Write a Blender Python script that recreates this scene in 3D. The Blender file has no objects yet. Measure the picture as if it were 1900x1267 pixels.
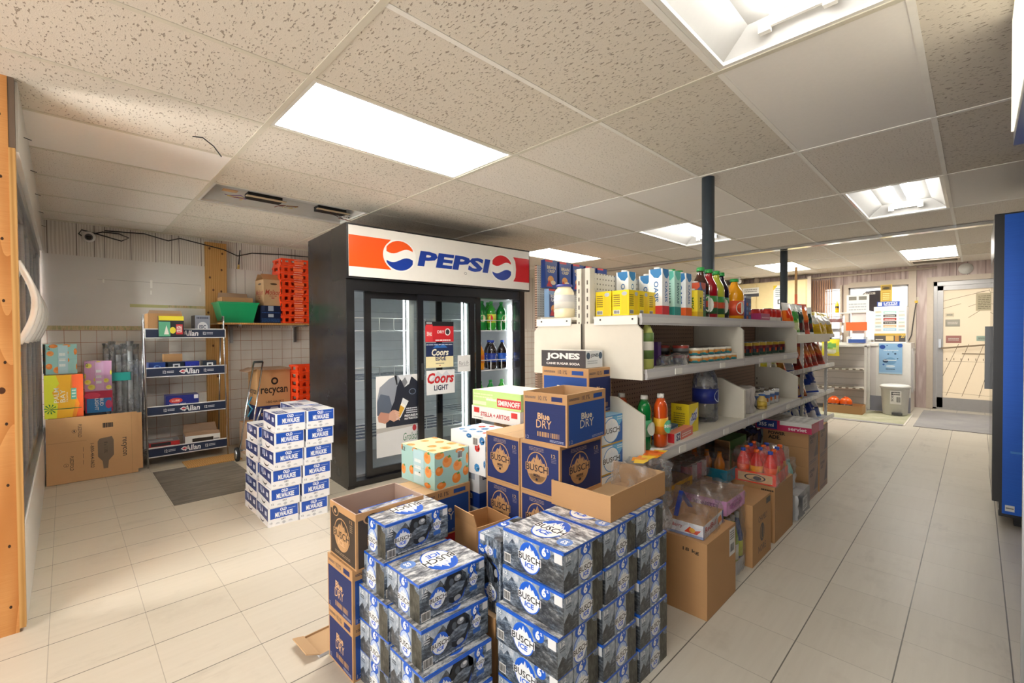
import bpy, math, random
from mathutils import Vector, Matrix
R_ = random.Random(7)
SC = bpy.context.scene
COL = SC.collection
# ---------------------------------------------------------------- camera
cam_d = bpy.data.cameras.new('camera'); cam = bpy.data.objects.new('camera', cam_d); COL.objects.link(cam)
def cam_axes(yaw, pitch, roll):
    d = Vector((math.cos(pitch)*math.cos(yaw), math.cos(pitch)*math.sin(yaw), math.sin(pitch)))
    r = Vector((math.sin(yaw), -math.cos(yaw), 0)); u = r.cross(d)
    return d, r*math.cos(roll)+u*math.sin(roll), -r*math.sin(roll)+u*math.cos(roll)
_d, _r, _u = cam_axes(.7943, -.0157, -.0064)
cam.matrix_world = Matrix(((_r.x, _u.x, -_d.x, 0), (_r.y, _u.y, -_d.y, 0), (_r.z, _u.z, -_d.z, 1.261), (0, 0, 0, 1)))
cam_d.sensor_width = 36; cam_d.lens = 845.8/1900*36; cam_d.clip_start = .02; cam_d.clip_end = 200
SC.camera = cam
# ---------------------------------------------------------------- world, sun, exposure
SC.view_settings.view_transform = 'Standard'; SC.view_settings.look = 'None'
SC.view_settings.gamma = 1; SC.view_settings.use_curve_mapping = False
SC.view_settings.exposure = 1.36
wd = bpy.data.worlds.new('daylight'); SC.world = wd; wd.use_nodes = True
wd.node_tree.nodes['Background'].inputs[0].default_value = (1, .975, .94, 1)
wd.node_tree.nodes['Background'].inputs[1].default_value = 1.85
sun_d = bpy.data.lights.new('sun', 'SUN'); sun_d.energy = 1.0; sun_d.angle = .02; sun_d.color = (1, .9, .76)
sun = bpy.data.objects.new('sun', sun_d); COL.objects.link(sun)
sun.rotation_euler = Vector((-.86, .32, -.36)).to_track_quat('-Z', 'Y').to_euler()
LAMP = 8.6; TUBE = 8.0; COOL = 8.0; BEER_FILL = 45.0       # emission of the lamp diffusers, bare tubes and fill tubes added in the beer cooler
H = 2.36                      # ceiling height
GX, GY, TX, TY = .7676, 1.3785, 1.2192, .6096     # ceiling grid

# ---------------------------------------------------------------- materials
MATS = {}
def rgb(h):
    h = h.lstrip('#'); c = [int(h[i:i+2], 16)/255 for i in (0, 2, 4)]
    return tuple(((x+.055)/1.055)**2.4 if x > .04045 else x/12.92 for x in c)+(1,)
class NT:
    def __init__(s, name):
        s.m = bpy.data.materials.new(name); s.m.use_nodes = True; s.t = s.m.node_tree
        s.b = s.t.nodes['Principled BSDF']; s.out = s.t.nodes['Material Output']; MATS[name] = s.m
    def n(s, ty, ins=None, **kw):
        nd = s.t.nodes.new(ty)
        for k, v in kw.items(): setattr(nd, k, v)
        for k, v in (ins or {}).items():
            if isinstance(v, bpy.types.NodeSocket): s.t.links.new(v, nd.inputs[k])
            else: nd.inputs[k].default_value = v
        return nd
    def math(s, op, a, b=0.0, c=None):
        ins = {0: a, 1: b}
        if c is not None: ins[2] = c
        return s.n('ShaderNodeMath', ins, operation=op).outputs[0]
    def ramp(s, f, stops, interp='LINEAR'):
        nd = s.n('ShaderNodeValToRGB', {0: f}); cr = nd.color_ramp; cr.interpolation = interp
        while len(cr.elements) < len(stops): cr.elements.new(.5)
        for e, (p, c) in zip(cr.elements, stops):
            e.position = p; e.color = rgb(c) if isinstance(c, str) else (c, c, c, 1)
        return nd.outputs[0]
    def coord(s, scale=(1, 1, 1), kind='Object', rot=(0, 0, 0)):
        tc = s.n('ShaderNodeTexCoord')
        return s.n('ShaderNodeMapping', {0: tc.outputs[kind], 3: scale, 2: rot}).outputs[0]
    def noise(s, vec, scale, detail=4, rough=.6, w=0):
        return s.n('ShaderNodeTexNoise', {'Vector': vec, 'Scale': scale, 'Detail': detail, 'Roughness': rough}).outputs[0]
    def mix(s, f, a, b, bt='MIX'):
        nd = s.n('ShaderNodeMix', data_type='RGBA', blend_type=bt)
        for i, v in ((0, f), (6, a), (7, b)):
            if isinstance(v, bpy.types.NodeSocket): s.t.links.new(v, nd.inputs[i])
            else: nd.inputs[i].default_value = rgb(v) if isinstance(v, str) else v
        return nd.outputs[2]
    def set(s, **kw):
        for k, v in kw.items():
            k = {'color': 'Base Color', 'rough': 'Roughness', 'metal': 'Metallic', 'ior': 'IOR', 'alpha': 'Alpha', 'normal': 'Normal',
                 'trans': 'Transmission Weight', 'emit': 'Emission Color', 'estr': 'Emission Strength', 'coat': 'Coat Weight', 'spec': 'Specular IOR Level'}[k]
            if isinstance(v, bpy.types.NodeSocket): s.t.links.new(v, s.b.inputs[k])
            else: s.b.inputs[k].default_value = rgb(v) if isinstance(v, str) else v
        return s
    def bump(s, h, strength=.3, dist=.01):
        s.t.links.new(s.n('ShaderNodeBump', {'Height': h, 'Strength': strength, 'Distance': dist}).outputs[0], s.b.inputs['Normal'])
def mat(name, color=None, rough=.5, metal=0., var=.06, scale=18, bump=0., **kw):
    """plain surface with a little procedural variation"""
    if name in MATS: return MATS[name]
    t = NT(name); v = t.coord()
    n = t.noise(v, scale, 3)
    lo = t.mix(1.0, color, (1-var,)*3+(1,), 'MULTIPLY'); hi = t.mix(1.0, color, (1+var,)*3+(1,), 'MULTIPLY')
    t.set(color=t.mix(n, lo, hi), rough=rough, metal=metal, **kw)
    if bump: t.bump(n, bump, .004)
    return t.m
def M(name): 
    if name in MATS: return MATS[name]
    if name.startswith('#'):      # printed ink or coloured plastic straight from a colour
        c, _, r = name.partition(':'); return mat(name, c, float(r or .42), var=.03)
    raise KeyError(name)

mat('troffer_inside', '#b4b2ae', .45); mat('steel', '#b9bcc0', .28, .9, .1); mat('chrome', '#cfd2d6', .15, 1.); mat('white_enamel', '#e4e2dc', .35, coat=.3)
mat('shelf_enamel', '#d0cbbe', .38, var=.04); mat('shelf_lip', '#c9c7c8', .4); mat('wire_white', '#e9e9e6', .35)
mat('black_frame', '#131317', .32, var=.2, coat=.4); mat('dark_gasket', '#0c0c0e', .6)
mat('fridge_inside', '#c4c8c8', .4); mat('pole_paint', '#3d4750', .4, var=.15, bump=.1); mat('cable', '#17171a', .5)
mat('plastic_orange', '#f0461c', .3, var=.05); mat('plastic_green', '#1c9b63', .35); mat('plastic_white', '#dddcd8', .35)
mat('rubber', '#1d1d1f', .7); mat('door_alu', '#b3b1b0', .4, .5); mat('trim_beige', '#cdbfae', .5)
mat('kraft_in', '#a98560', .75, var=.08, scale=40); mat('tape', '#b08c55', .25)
mat('curtain', '#c9a184', .8, var=.15); mat('yellow_cab', '#e3cf9c', .5); mat('paper', '#eeece6', .6)
mat('wood_stick', '#c99a5b', .6, var=.2)
def kraft(name, c, a=.08):
    t = NT(name); v = t.coord((1, 1, 40)); n = t.noise(v, 9, 4); m = t.noise(t.coord(), 5, 4)
    f = t.mix(.5, n, m)
    t.set(color=t.mix(f, t.mix(1., c, (1-a,)*3+(1,), 'MULTIPLY'), t.mix(1., c, (1+a,)*3+(1,), 'MULTIPLY')), rough=.72); t.bump(n, .12, .003)
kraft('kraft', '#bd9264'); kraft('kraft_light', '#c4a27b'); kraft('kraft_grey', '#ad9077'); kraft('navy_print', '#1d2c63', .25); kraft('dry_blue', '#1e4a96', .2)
kraft('brown_print', '#3d3229', .2); kraft('kraft_pink', '#b9a195')
# ceiling tiles
def tile_mat(name, base, dark, amount, sc=1.):
    t = NT(name); v = t.coord((1, .38, 1)); v2 = t.coord()
    n = t.noise(v, 95*sc, 2, .5); big = t.noise(v2, 1.1, 3)
    fleck = t.ramp(n, ((amount, 1.), (amount+.035, 0.)))
    base2 = t.mix(big, base, t.mix(1., base, (.93, .91, .88, 1), 'MULTIPLY'))
    t.set(color=t.mix(t.math('MULTIPLY', fleck, .8), base2, dark), rough=.9)
    fine = t.noise(v2, 260, 2)
    t.bump(t.math('SUBTRACT', t.math('MULTIPLY', fine, .35), fleck), .55, .006); return t.m
tile_mat('tile_old', '#dfd8cc', '#8d7f70', .345, 1.35); tile_mat('tile_fine', '#ece6de', '#a29789', .34, 1.9)
mat('tile_new', '#efebe6', .85, var=.03, scale=60, bump=.08); mat('tee', '#d2ccbc', .5); mat('tee_white', '#efece6', .5)
# floor
t = NT('floor_vinyl'); tc = t.n('ShaderNodeTexCoord').outputs['Object']; sp = t.n('ShaderNodeSeparateXYZ', {0: tc})
def lat(o, off, pitch): return t.math('DIVIDE', t.math('SUBTRACT', o, off), pitch)
cx = lat(sp.outputs[0], 1.803, .3114); cy = lat(sp.outputs[1], .8161, .3065)
def edge(c): return t.math('ABSOLUTE', t.math('SUBTRACT', t.math('FRACT', t.math('ADD', c, .5)), .5))
ex = t.math('LESS_THAN', edge(cx), .0042); ey = t.math('LESS_THAN', edge(cy), .0072)
cell = t.n('ShaderNodeCombineXYZ', {0: t.math('FLOOR', cx), 1: t.math('FLOOR', cy)})
wn = t.n('ShaderNodeTexWhiteNoise', {0: cell.outputs[0]}).outputs[0]
str1 = t.noise(t.coord((2, 26, 1)), 1.4, 5); spot = t.noise(t.coord(), 2.2, 5, .7); wear = t.noise(t.coord((1, 3, 1)), 1.3, 6, .7)
c1 = t.mix(str1, '#c8c1b4', '#d8d2c6'); c1 = t.mix(t.math('MULTIPLY', wn, .22), c1, '#b9b0a0')
c1 = t.mix(t.ramp(spot, ((.55, 0.), (.8, .45))), c1, '#a1978a')
c1 = t.mix(t.ramp(wear, ((.58, 0.), (.72, .32))), c1, '#7d7770')
far = t.ramp(t.math('MULTIPLY', t.math('ADD', sp.outputs[1], 0.), .12), ((.1, 0.), (.5, 1.)))
c1 = t.mix(t.math('MULTIPLY', far, .35), c1, '#bba98a')          # beige tone grows stronger toward the beer corner
c1 = t.mix(t.math('MULTIPLY', ex, .45), c1, '#5d564c'); c1 = t.mix(t.math('MULTIPLY', ey, .85), c1, '#3e3a34')
t.set(color=c1, rough=t.ramp(str1, ((0., .3), (1., .48))), spec=.45); t.bump(t.math('MAXIMUM', t.math('MULTIPLY', ey, -1.), t.math('MULTIPLY', str1, .1)), .15, .003)
def mod(name, fn):
    t = NT(name); fn(t); return t.m
# panelling with grooves (a = axis along the wall)
def panel(name, c1, c2, axis, sc=1., grain=(1, 1, .12)):
    t = NT(name); tc = t.n('ShaderNodeTexCoord').outputs['Object']; sp = t.n('ShaderNodeSeparateXYZ', {0: tc}); a = sp.outputs[axis]
    w = t.n('ShaderNodeTexWave', {'Vector': t.coord(grain), 'Scale': 14*sc, 'Distortion': 9, 'Detail': 3, 'Detail Scale': .6}).outputs[0]
    g1 = t.math('LESS_THAN', t.math('ABSOLUTE', t.math('SUBTRACT', t.math('FRACT', t.math('DIVIDE', a, .2)), .5)), .012)
    g2 = t.math('LESS_THAN', t.math('ABSOLUTE', t.math('SUBTRACT', t.math('FRACT', t.math('DIVIDE', a, .61)), .37)), .004)
    g = t.math('MAXIMUM', g1, g2)
    t.set(color=t.mix(g, t.mix(w, c1, c2), '#4d423c'), rough=.6); t.bump(t.math('MULTIPLY', g, -1.), .4, .004)
panel('panel_grey', '#c2bab2', '#dad4ce', 0); panel('panel_pink', '#bda8a2', '#d6c6c0', 1, 1.3)
t = NT('wall_tile'); tc = t.n('ShaderNodeTexCoord').outputs['Object']; sp = t.n('ShaderNodeSeparateXYZ', {0: tc})
e1 = t.math('ABSOLUTE', t.math('SUBTRACT', t.math('FRACT', t.math('DIVIDE', sp.outputs[0], .1135)), .5)); e2 = t.math('ABSOLUTE', t.math('SUBTRACT', t.math('FRACT', t.math('DIVIDE', t.math('ADD', sp.outputs[2], .04), .1135)), .5))
g = t.math('GREATER_THAN', t.math('MAXIMUM', e1, e2), .485)
t.set(color=t.mix(g, t.mix(t.noise(t.coord(), 3, 4), '#cdc8c1', '#e4e0da'), '#a97d64'), rough=.22); t.bump(t.math('MULTIPLY', g, -1.), .5, .003)
t = NT('plywood'); v = t.coord((1, 1, .22)); w = t.math('FRACT', t.math('MULTIPLY', t.noise(v, 3.2, 2, .45), 14.))
t.set(color=t.mix(w, t.ramp(t.noise(t.coord((3, 3, 60)), 4, 4), ((.2, '#c8894a'), (.8, '#d99f60'))), '#b9783a'), rough=.5)
t = NT('pine'); v = t.coord((8, 8, .6)); w = t.n('ShaderNodeTexWave', {'Vector': v, 'Scale': 2.2, 'Distortion': 5, 'Detail': 3}).outputs[0]
t.set(color=t.mix(w, '#c89a5c', '#ae7f42'), rough=.6)
t = NT('board_white'); n = t.noise(t.coord((1, 1, 2)), 1.3, 5)
t.set(color=t.mix(n, '#c9c5c1', '#dedad6'), rough=.45)
t = NT('green_glue'); n = t.noise(t.coord((60, 1, 14)), 1.2, 4); t.set(color=t.ramp(n, ((.3, '#8f9a6c'), (.55, '#c9b58d'), (.75, '#a07a55'))), rough=.7)
t = NT('slate_vinyl'); n = t.noise(t.coord((2, 14, 1)), 2, 5); t.set(color=t.ramp(n, ((.25, '#4b463f'), (.7, '#8a8276'))), rough=.4)
t = NT('carpet'); n = t.noise(t.coord(), 420, 2); m = t.noise(t.coord(), 3, 3); t.set(color=t.mix(m, t.ramp(n, ((.3, '#6d6d74'), (.7, '#a09fa3'))), '#b4b0ac'), rough=.95); t.bump(n, .5, .004)
t = NT('mat_green'); n = t.noise(t.coord(), 5, 4); t.set(color=t.ramp(n, ((.3, '#9fa080'), (.7, '#c0bda4'))), rough=.85)
# pegboard
def peg(name, base, hole):
    t = NT(name); tc = t.n('ShaderNodeTexCoord').outputs['Object']; sp = t.n('ShaderNodeSeparateXYZ', {0: tc})
    def f(o): return t.math('SUBTRACT', t.math('FRACT', t.math('DIVIDE', o, .0254)), .5)
    a, b = f(sp.outputs[0]), f(sp.outputs[2])
    r = t.math('SQRT', t.math('ADD', t.math('MULTIPLY', a, a), t.math('MULTIPLY', b, b)))
    t.set(color=t.mix(t.math('LESS_THAN', r, .16), base, hole), rough=.5)
peg('pegboard_brown', '#c8aa96', '#5a4538'); peg('pegboard_white', '#dad8d2', '#4f4c49')
# beer carton rock and forest print
t = NT('rock_print'); n = t.noise(t.coord((1, 1, 2.2)), 36, 8, .82); m = t.noise(t.coord((1, 1, 1.4)), 5, 4)
t.set(color=t.mix(t.ramp(m, ((.45, 0.), (.6, .9))), t.ramp(n, ((.34, '#171d26'), (.48, '#4d5b6c'), (.58, '#93a2b3'), (.7, '#d4dae2'))), t.ramp(n, ((.36, '#15181c'), (.55, '#4a4d50'), (.7, '#8f9190')))), rough=.3)
t = NT('rock_top'); n = t.noise(t.coord((1, 2.5, 1)), 17, 7, .75)
t.set(color=t.ramp(n, ((.36, '#3d4048'), (.47, '#8b8f97'), (.56, '#d5d7da'), (.7, '#f2f2f1'))), rough=.28)
t = NT('mist_print'); n = t.noise(t.coord((1, 1, .6)), 34, 5, .75); t.set(color=t.ramp(n, ((.35, '#6f8197'), (.55, '#aab6c4'), (.7, '#d9dde2'))), rough=.3)
t = NT('tree_print'); n = t.noise(t.coord((1, 1, .5)), 50, 5, .8); t.set(color=t.ramp(n, ((.4, '#23241f'), (.6, '#55564f'))), rough=.3)
t = NT('brushed_blue'); n = t.noise(t.coord((1, 1, 90)), 3, 4); t.set(color=t.mix(n, '#1550b8', '#2368d2'), rough=.32, metal=.35)
t = NT('brushed_steel'); n = t.noise(t.coord((1, 1, 60)), 3, 4); t.set(color=t.mix(n, '#8f9296', '#b4b6b9'), rough=.3, metal=.85)
t = NT('fridge_side'); n = t.noise(t.coord(), 4, 5); t.set(color=t.mix(n, '#1a191d', '#2b292c'), rough=t.ramp(n, ((.3, .12), (.7, .3))), spec=.6)
t = NT('window_film'); t.set(color='#e6dccb', rough=.8)
tr = t.n('ShaderNodeBsdfTranslucent', {0: rgb('#d2cabc')}); mx = t.n('ShaderNodeMixShader', {0: .55, 1: t.b.outputs[0], 2: tr.outputs[0]})
t.t.links.new(mx.outputs[0], t.out.inputs[0])
def clear(name, c=(1, 1, 1, 1), rough=.02, refl=1., bump=0., milk=0.):
    """thin clear sheet: fresnel gloss over transparency"""
    t = NT(name); g = t.n('ShaderNodeBsdfGlossy', {'Roughness': rough}); tr = t.n('ShaderNodeBsdfTransparent', {0: c})
    fr = t.n('ShaderNodeFresnel', {'IOR': 1.45}); f = t.math('MINIMUM', t.math('MULTIPLY', fr.outputs[0], refl), .3 if bump else 1.)
    if bump:
        n = t.noise(t.coord(), bump, 4, .65); b = t.n('ShaderNodeBump', {'Height': n, 'Strength': 1., 'Distance': .02})
        t.t.links.new(b.outputs[0], g.inputs['Normal']); t.t.links.new(b.outputs[0], fr.inputs['Normal'])
    mx = t.n('ShaderNodeMixShader', {0: f, 1: tr.outputs[0], 2: g.outputs[0]})
    if milk:
        df = t.n('ShaderNodeBsdfTranslucent', {0: (.9, .92, .95, 1)}); d2 = t.n('ShaderNodeBsdfDiffuse', {0: (.9, .92, .95, 1)}); ms = t.n('ShaderNodeMixShader', {0: .6, 1: df.outputs[0], 2: d2.outputs[0]})
        w = t.ramp(t.noise(t.coord(), bump or 9, 4, .7), ((.45, milk*.5), (.62, min(1., milk*3)))); mx = t.n('ShaderNodeMixShader', {0: w, 1: mx.outputs[0], 2: ms.outputs[0]})
    t.t.links.new(mx.outputs[0], t.out.inputs[0])
clear('glass', (.93, .96, .95, 1), .01); clear('plastic_wrap', (.99, .99, 1, 1), .1, 1.5, 16, .05); clear('clear_plastic', (.95, .97, .98, 1), .08, 1.6, 0, .12)
clear('vinyl_clear', (.98, .98, .99, 1), .15, 1.8, 9, .12)
def glow(name, c, s):
    t = NT(name); t.set(color=c, emit=c, estr=s, rough=.5)
glow('lamp_diffuser', '#fffaf0', LAMP); glow('lamp_tube', '#fffdf8', TUBE); glow('cooler_tube', '#f6f8ff', COOL); glow('beer_fill_tube', '#fff8f0', BEER_FILL); glow('sign_lit', '#f4ecd6', .55)
def liquid(name, c, r=.12): mat(name, c, r, var=.05, coat=.6)
for n_, c_ in (('cola', '#1a0d0a'), ('soda_green', '#2f9a2a'), ('soap_orange', '#d8541a'), ('soap_green', '#12803c'), ('juice_orange', '#f3a512'), ('juice_red', '#9e1020'), ('juice_lime', '#b9bd3c'), ('juice_purple', '#221630'), ('juice_brown', '#3e1c12'), ('mayo', '#efe2bd')): liquid(n_, c_)

# ---------------------------------------------------------------- mesh builder
class MB:
    def __init__(s): s.v = []; s.f = []; s.m = []; s.slots = []; s.sm = []
    def slot(s, m):
        if m not in s.slots: s.slots.append(m)
        return s.slots.index(m)
    def add(s, vs, fs, m, smooth=False):
        o = len(s.v); s.v += [tuple(p) for p in vs]; k = s.slot(m)
        for f in fs: s.f.append([o+i for i in f]); s.m.append(k); s.sm.append(smooth)
        return s
    def box(s, a, b, m, top=None):
        (x0, y0, z0), (x1, y1, z1) = a, b
        v = [(x0, y0, z0), (x1, y0, z0), (x1, y1, z0), (x0, y1, z0), (x0, y0, z1), (x1, y0, z1), (x1, y1, z1), (x0, y1, z1)]
        s.add(v, [(0, 3, 2, 1), (0, 1, 5, 4), (1, 2, 6, 5), (2, 3, 7, 6), (3, 0, 4, 7)], m); s.add(v[4:], [(0, 1, 2, 3)], top or m); return s
    def prism(s, pts, z0, z1, m, axis=2):
        """2-D outline pushed along an axis (pts in the other two axes, cyclic order)"""
        def P(p, z): return {2: (p[0], p[1], z), 1: (p[0], z, p[1]), 0: (z, p[0], p[1])}[axis]
        n = len(pts); v = [P(p, z0) for p in pts]+[P(p, z1) for p in pts]
        s.add(v, [tuple(range(n))[::-1], tuple(range(n, 2*n))]+[(i, (i+1) % n, n+(i+1) % n, n+i) for i in range(n)], m); return s
    def tube(s, pts, r, m, seg=8, close=False):
        pts = [Vector(p) for p in pts]; n = len(pts); vs = []; up = None
        for i, p in enumerate(pts):
            d = (pts[min(i+1, n-1)]-pts[max(i-1, 0)]).normalized()
            if up is None: up = d.orthogonal().normalized()
            up = (up-d*up.dot(d)).normalized(); w = d.cross(up)
            vs += [p+r*(math.cos(a)*up+math.sin(a)*w) for a in (2*math.pi*k/seg for k in range(seg))]
        fs = [(i*seg+k, i*seg+(k+1) % seg, (i+1)*seg+(k+1) % seg, (i+1)*seg+k) for i in range(n-1) for k in range(seg)]
        fs += [tuple(range(seg))[::-1], tuple((n-1)*seg+k for k in range(seg))]
        s.add(vs, fs, m, True); return s
    def lathe(s, prof, m, seg=20, c=(0, 0, 0), mats=None, sx=1, sy=1):
        """prof [(r,z)] turned round the vertical axis; mats gives one material per band"""
        vs = [(c[0]+sx*r*math.cos(2*math.pi*k/seg), c[1]+sy*r*math.sin(2*math.pi*k/seg), c[2]+z) for r, z in prof for k in range(seg)]
        o = len(s.v); s.v += vs
        for i in range(len(prof)-1):
            mk = s.slot(mats[i] if mats else m)
            for k in range(seg): s.f.append([o+i*seg+k, o+i*seg+(k+1) % seg, o+(i+1)*seg+(k+1) % seg, o+(i+1)*seg+k]); s.m.append(mk); s.sm.append(True)
        for i, rev in ((0, True), (len(prof)-1, False)):
            if prof[i][0] > 1e-4:
                f = [o+i*seg+k for k in range(seg)]; s.f.append(f[::-1] if rev else f); s.m.append(s.slot(mats[min(i, len(prof)-2)] if mats else m)); s.sm.append(False)
        return s
    def xf(s, mtx, i0=0):
        s.v[i0:] = [tuple(mtx @ Vector(p)) for p in s.v[i0:]]; return s
    def build(s, name, parent=None, loc=(0, 0, 0), rz=0., link=True):
        me = bpy.data.meshes.new(name); me.from_pydata(s.v, [], s.f)
        for m in s.slots: me.materials.append(M(m))
        me.polygons.foreach_set('material_index', s.m); me.polygons.foreach_set('use_smooth', s.sm); me.update()
        o = bpy.data.objects.new(name, me); o.location = loc; o.rotation_euler = (0, 0, rz)
        COL.objects.link(o)
        if parent: o.parent = parent
        return o
_txt = {}
def glyphs(st, bold=0., shear=0., sp=1.):
    k = (st, bold, shear, sp)
    if k not in _txt:
        c = bpy.data.curves.new('lettering', 'FONT'); c.body = st; c.offset = bold; c.shear = shear; c.resolution_u = 2; c.space_character = sp
        o = bpy.data.objects.new('lettering', c); COL.objects.link(o); bpy.context.view_layer.update()
        me = bpy.data.meshes.new_from_object(o.evaluated_get(bpy.context.evaluated_depsgraph_get()))
        vs = [(v.co.x, v.co.y) for v in me.vertices]; fs = [tuple(p.vertices) for p in me.polygons]
        bpy.data.objects.remove(o); bpy.data.curves.remove(c); bpy.data.meshes.remove(me)
        xs = [v[0] for v in vs]; ys = [v[1] for v in vs]; x0, x1, y0, y1 = min(xs), max(xs), min(ys), max(ys)
        _txt[k] = ([((x-x0)/(x1-x0), (y-y0)/(y1-y0)) for x, y in vs], fs)
    return _txt[k]
class Face:
    """a flat face to print on: origin, unit axes; sizes in metres (or fractions with rel=True)"""
    def __init__(s, mb, o, u, v, w, h): s.mb = mb; s.o = Vector(o); s.u = Vector(u); s.v = Vector(v); s.n = s.u.cross(s.v); s.w = w; s.h = h; s.k = 0
    def P(s, x, y, k): return s.o+s.u*x*s.w+s.v*y*s.h+s.n*(.00035*k)
    def poly(s, pts, m, k=1): s.mb.add([s.P(x, y, k) for x, y in pts], [tuple(range(len(pts)))], m); return s
    def rect(s, x0, y0, x1, y1, m, k=1): return s.poly([(x0, y0), (x1, y0), (x1, y1), (x0, y1)], m, k)
    def oval(s, x, y, rx, ry, m, k=1, n=24, a0=0, a1=360):
        p = [(x+rx*math.cos(math.radians(a0+(a1-a0)*i/n)), y+ry*math.sin(math.radians(a0+(a1-a0)*i/n))) for i in range(n+(a1-a0 < 360))]
        return s.poly(p, m, k)
    def text(s, st, x0, y0, x1, y1, m, k=2, bold=0.02, shear=0., rot=0, sp=1.):
        vs, fs = glyphs(st, bold, shear, sp)
        if rot == 90: vs = [(1-b, a) for a, b in vs]
        if rot == -90: vs = [(b, 1-a) for a, b in vs]
        if rot == 180: vs = [(1-a, 1-b) for a, b in vs]
        s.mb.add([s.P(x0+a*(x1-x0), y0+b*(y1-y0), k) for a, b in vs], fs, m); return s
    def bars(s, x0, y0, x1, y1, k=2, bg='#e9e9e6', fg='#222222', vert=True, n=13):
        if bg: s.rect(x0, y0, x1, y1, bg, k)
        r = random.Random(5); x = .06
        while x < .93:
            w = r.choice((.02, .035, .05)); a, b = (x0+(x1-x0)*x, x0+(x1-x0)*min(x+w, .95))
            s.rect(a, y0+.1*(y1-y0), b, y1-.1*(y1-y0), fg, k+1); x += w+r.choice((.025, .045))
        return s
    def greek(s, x0, y0, x1, y1, m, rows=2, k=2, seed=1):
        """lines of print too small to read"""
        r = random.Random(seed); h = (y1-y0)/rows
        for i in range(rows):
            x = x0
            while x < x1-.002:
                w = min(r.uniform(.08, .2)*(x1-x0), x1-x); s.rect(x, y0+i*h+.25*h, x+w*.85, y0+i*h+.75*h, m, k); x += w
        return s
def faces(mb, l, w, h, z0=0.):
    """the five printable sides of a box centred on the origin"""
    a, b = l/2, w/2
    return dict(F=Face(mb, (-a, -b, z0), (1, 0, 0), (0, 0, 1), l, h), B=Face(mb, (a, b, z0), (-1, 0, 0), (0, 0, 1), l, h),
                E=Face(mb, (a, -b, z0), (0, 1, 0), (0, 0, 1), w, h), W=Face(mb, (-a, b, z0), (0, -1, 0), (0, 0, 1), w, h),
                T=Face(mb, (-a, -b, z0+h), (1, 0, 0), (0, 1, 0), l, w))
def boxface(l, w, h, m, top=None):
    mb = MB(); mb.box((-l/2, -w/2, 0), (l/2, w/2, h), m, top); return mb, faces(mb, l, w, h)
def tag(o, label=None, cat=None, group=None, kind=None):
    if label: o['label'] = label
    if cat: o['category'] = cat
    if group: o['group'] = group
    if kind: o['kind'] = kind
    return o
def struct(mb, name): return tag(mb.build(name), kind='structure')
def thing(name, label, cat, loc=(0, 0, 0), rz=0., group=None):
    o = bpy.data.objects.new(name, None); COL.objects.link(o); o.location = loc; o.rotation_euler = (0, 0, rz); o.empty_display_size = .05
    return tag(o, label, cat, group)
def solo(mb, name, label, cat, loc=(0, 0, 0), rz=0., group=None): return tag(mb.build(name, None, loc, rz), label, cat, group)
def dup(root):
    r = root.copy(); COL.objects.link(r)
    for ch in list(root.children):
        c = ch.copy(); COL.objects.link(c); c.parent = r
        for g in list(ch.children):
            d = g.copy(); COL.objects.link(d); d.parent = c
    return r
KIND = {}; PROTO = {}
def kind(name, *a):
    def deco(fn): KIND[name] = fn; return fn
    return deco
def put(k, loc, label, rz=0., group=None, rx=0., ry=0., sc=None):
    """one more thing of a kind: the first time the thing itself, then copies of it and its parts"""
    if k not in PROTO: o = PROTO[k] = KIND[k]()
    else: o = dup(PROTO[k])
    o.location = loc; o.rotation_euler = (rx, ry, rz); o['label'] = label
    if sc: o.scale = sc
    if group: o['group'] = group
    elif 'group' in o: del o['group']
    return o
ORD = ['topmost', 'second from top', 'third from top', 'fourth from top', 'fifth from top', 'sixth from top', 'seventh from top', 'eighth from top', 'ninth from top']
PI = math.pi

# ================================================================ THE ROOM
DX = 10.15                    # door wall
WY = 6.04                     # tiled wall at the back
mb = MB(); mb.box((-2.6, -2.2, -.06), (DX+.2, WY+.2, 0), 'floor_vinyl'); struct(mb, 'floor')
mb = MB(); mb.box((.565, 4.17, .0005), (1.2, 5.34, .003), 'slate_vinyl'); struct(mb, 'trim_1')
# ceiling: one tile per grid cell
NEW = {(-1, 3), (1, -2), (2, 0), (2, 1), (3, 0), (3, -3), (4, 1)}; FINE = {(1, 0), (1, 1), (2, -1), (2, -2), (3, -1), (3, 1), (4, 0), (4, -1), (2, 2), (3, 2), (3, 3)}
LIT = {(0, -2): 'open', (0, 1): 'diffuser', (0, 4): 'broken', (3, -2): 'open', (3, 1): 'open', (3, 4): 'diffuser', (6, 1): 'diffuser', (6, -2): 'diffuser', (0, -5): 'diffuser', (-3, -2): 'diffuser'}  # last two are unseen panels added behind the camera for fill light
mb = MB(); e = .0
for i in range(-4, 8):
    for j in range(-6, 8):
        x0, y0 = GX+i*TX, GY+j*TY; x1, y1 = x0+TX, min(y0+TY, WY+.02)
        if x0 > DX or y0 > WY or (i, j) in LIT: continue
        x1 = min(x1, DX+.1); r = R_.random()
        m = 'tile_new' if (i, j) in NEW else 'tile_fine' if (i, j) in FINE or (i > 2 and r < .75) or (i < 0 and j > 3) else 'tile_old'
        mb.box((x0, y0, H), (x1, y1, H+.015), m)
mb.box((-4.2, -2.4, H+.17), (DX+.2, WY+.2, H+.19), 'dark_gasket'); struct(mb, 'ceiling')
mb = MB()
for i in range(-4, 9):
    x = GX+i*TX
    if x < DX: mb.box((x-.013, -2.3, H-.004), (x+.013, WY, H+.004), 'tee_white' if i > 1 else 'tee')
for j in range(-6, 9):
    y = GY+j*TY
    if y < WY: mb.box((-4.1, y-.0115, H-.003), (DX, y+.0115, H+.004), 'tee_white' if j < 1 else 'tee')
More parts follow.
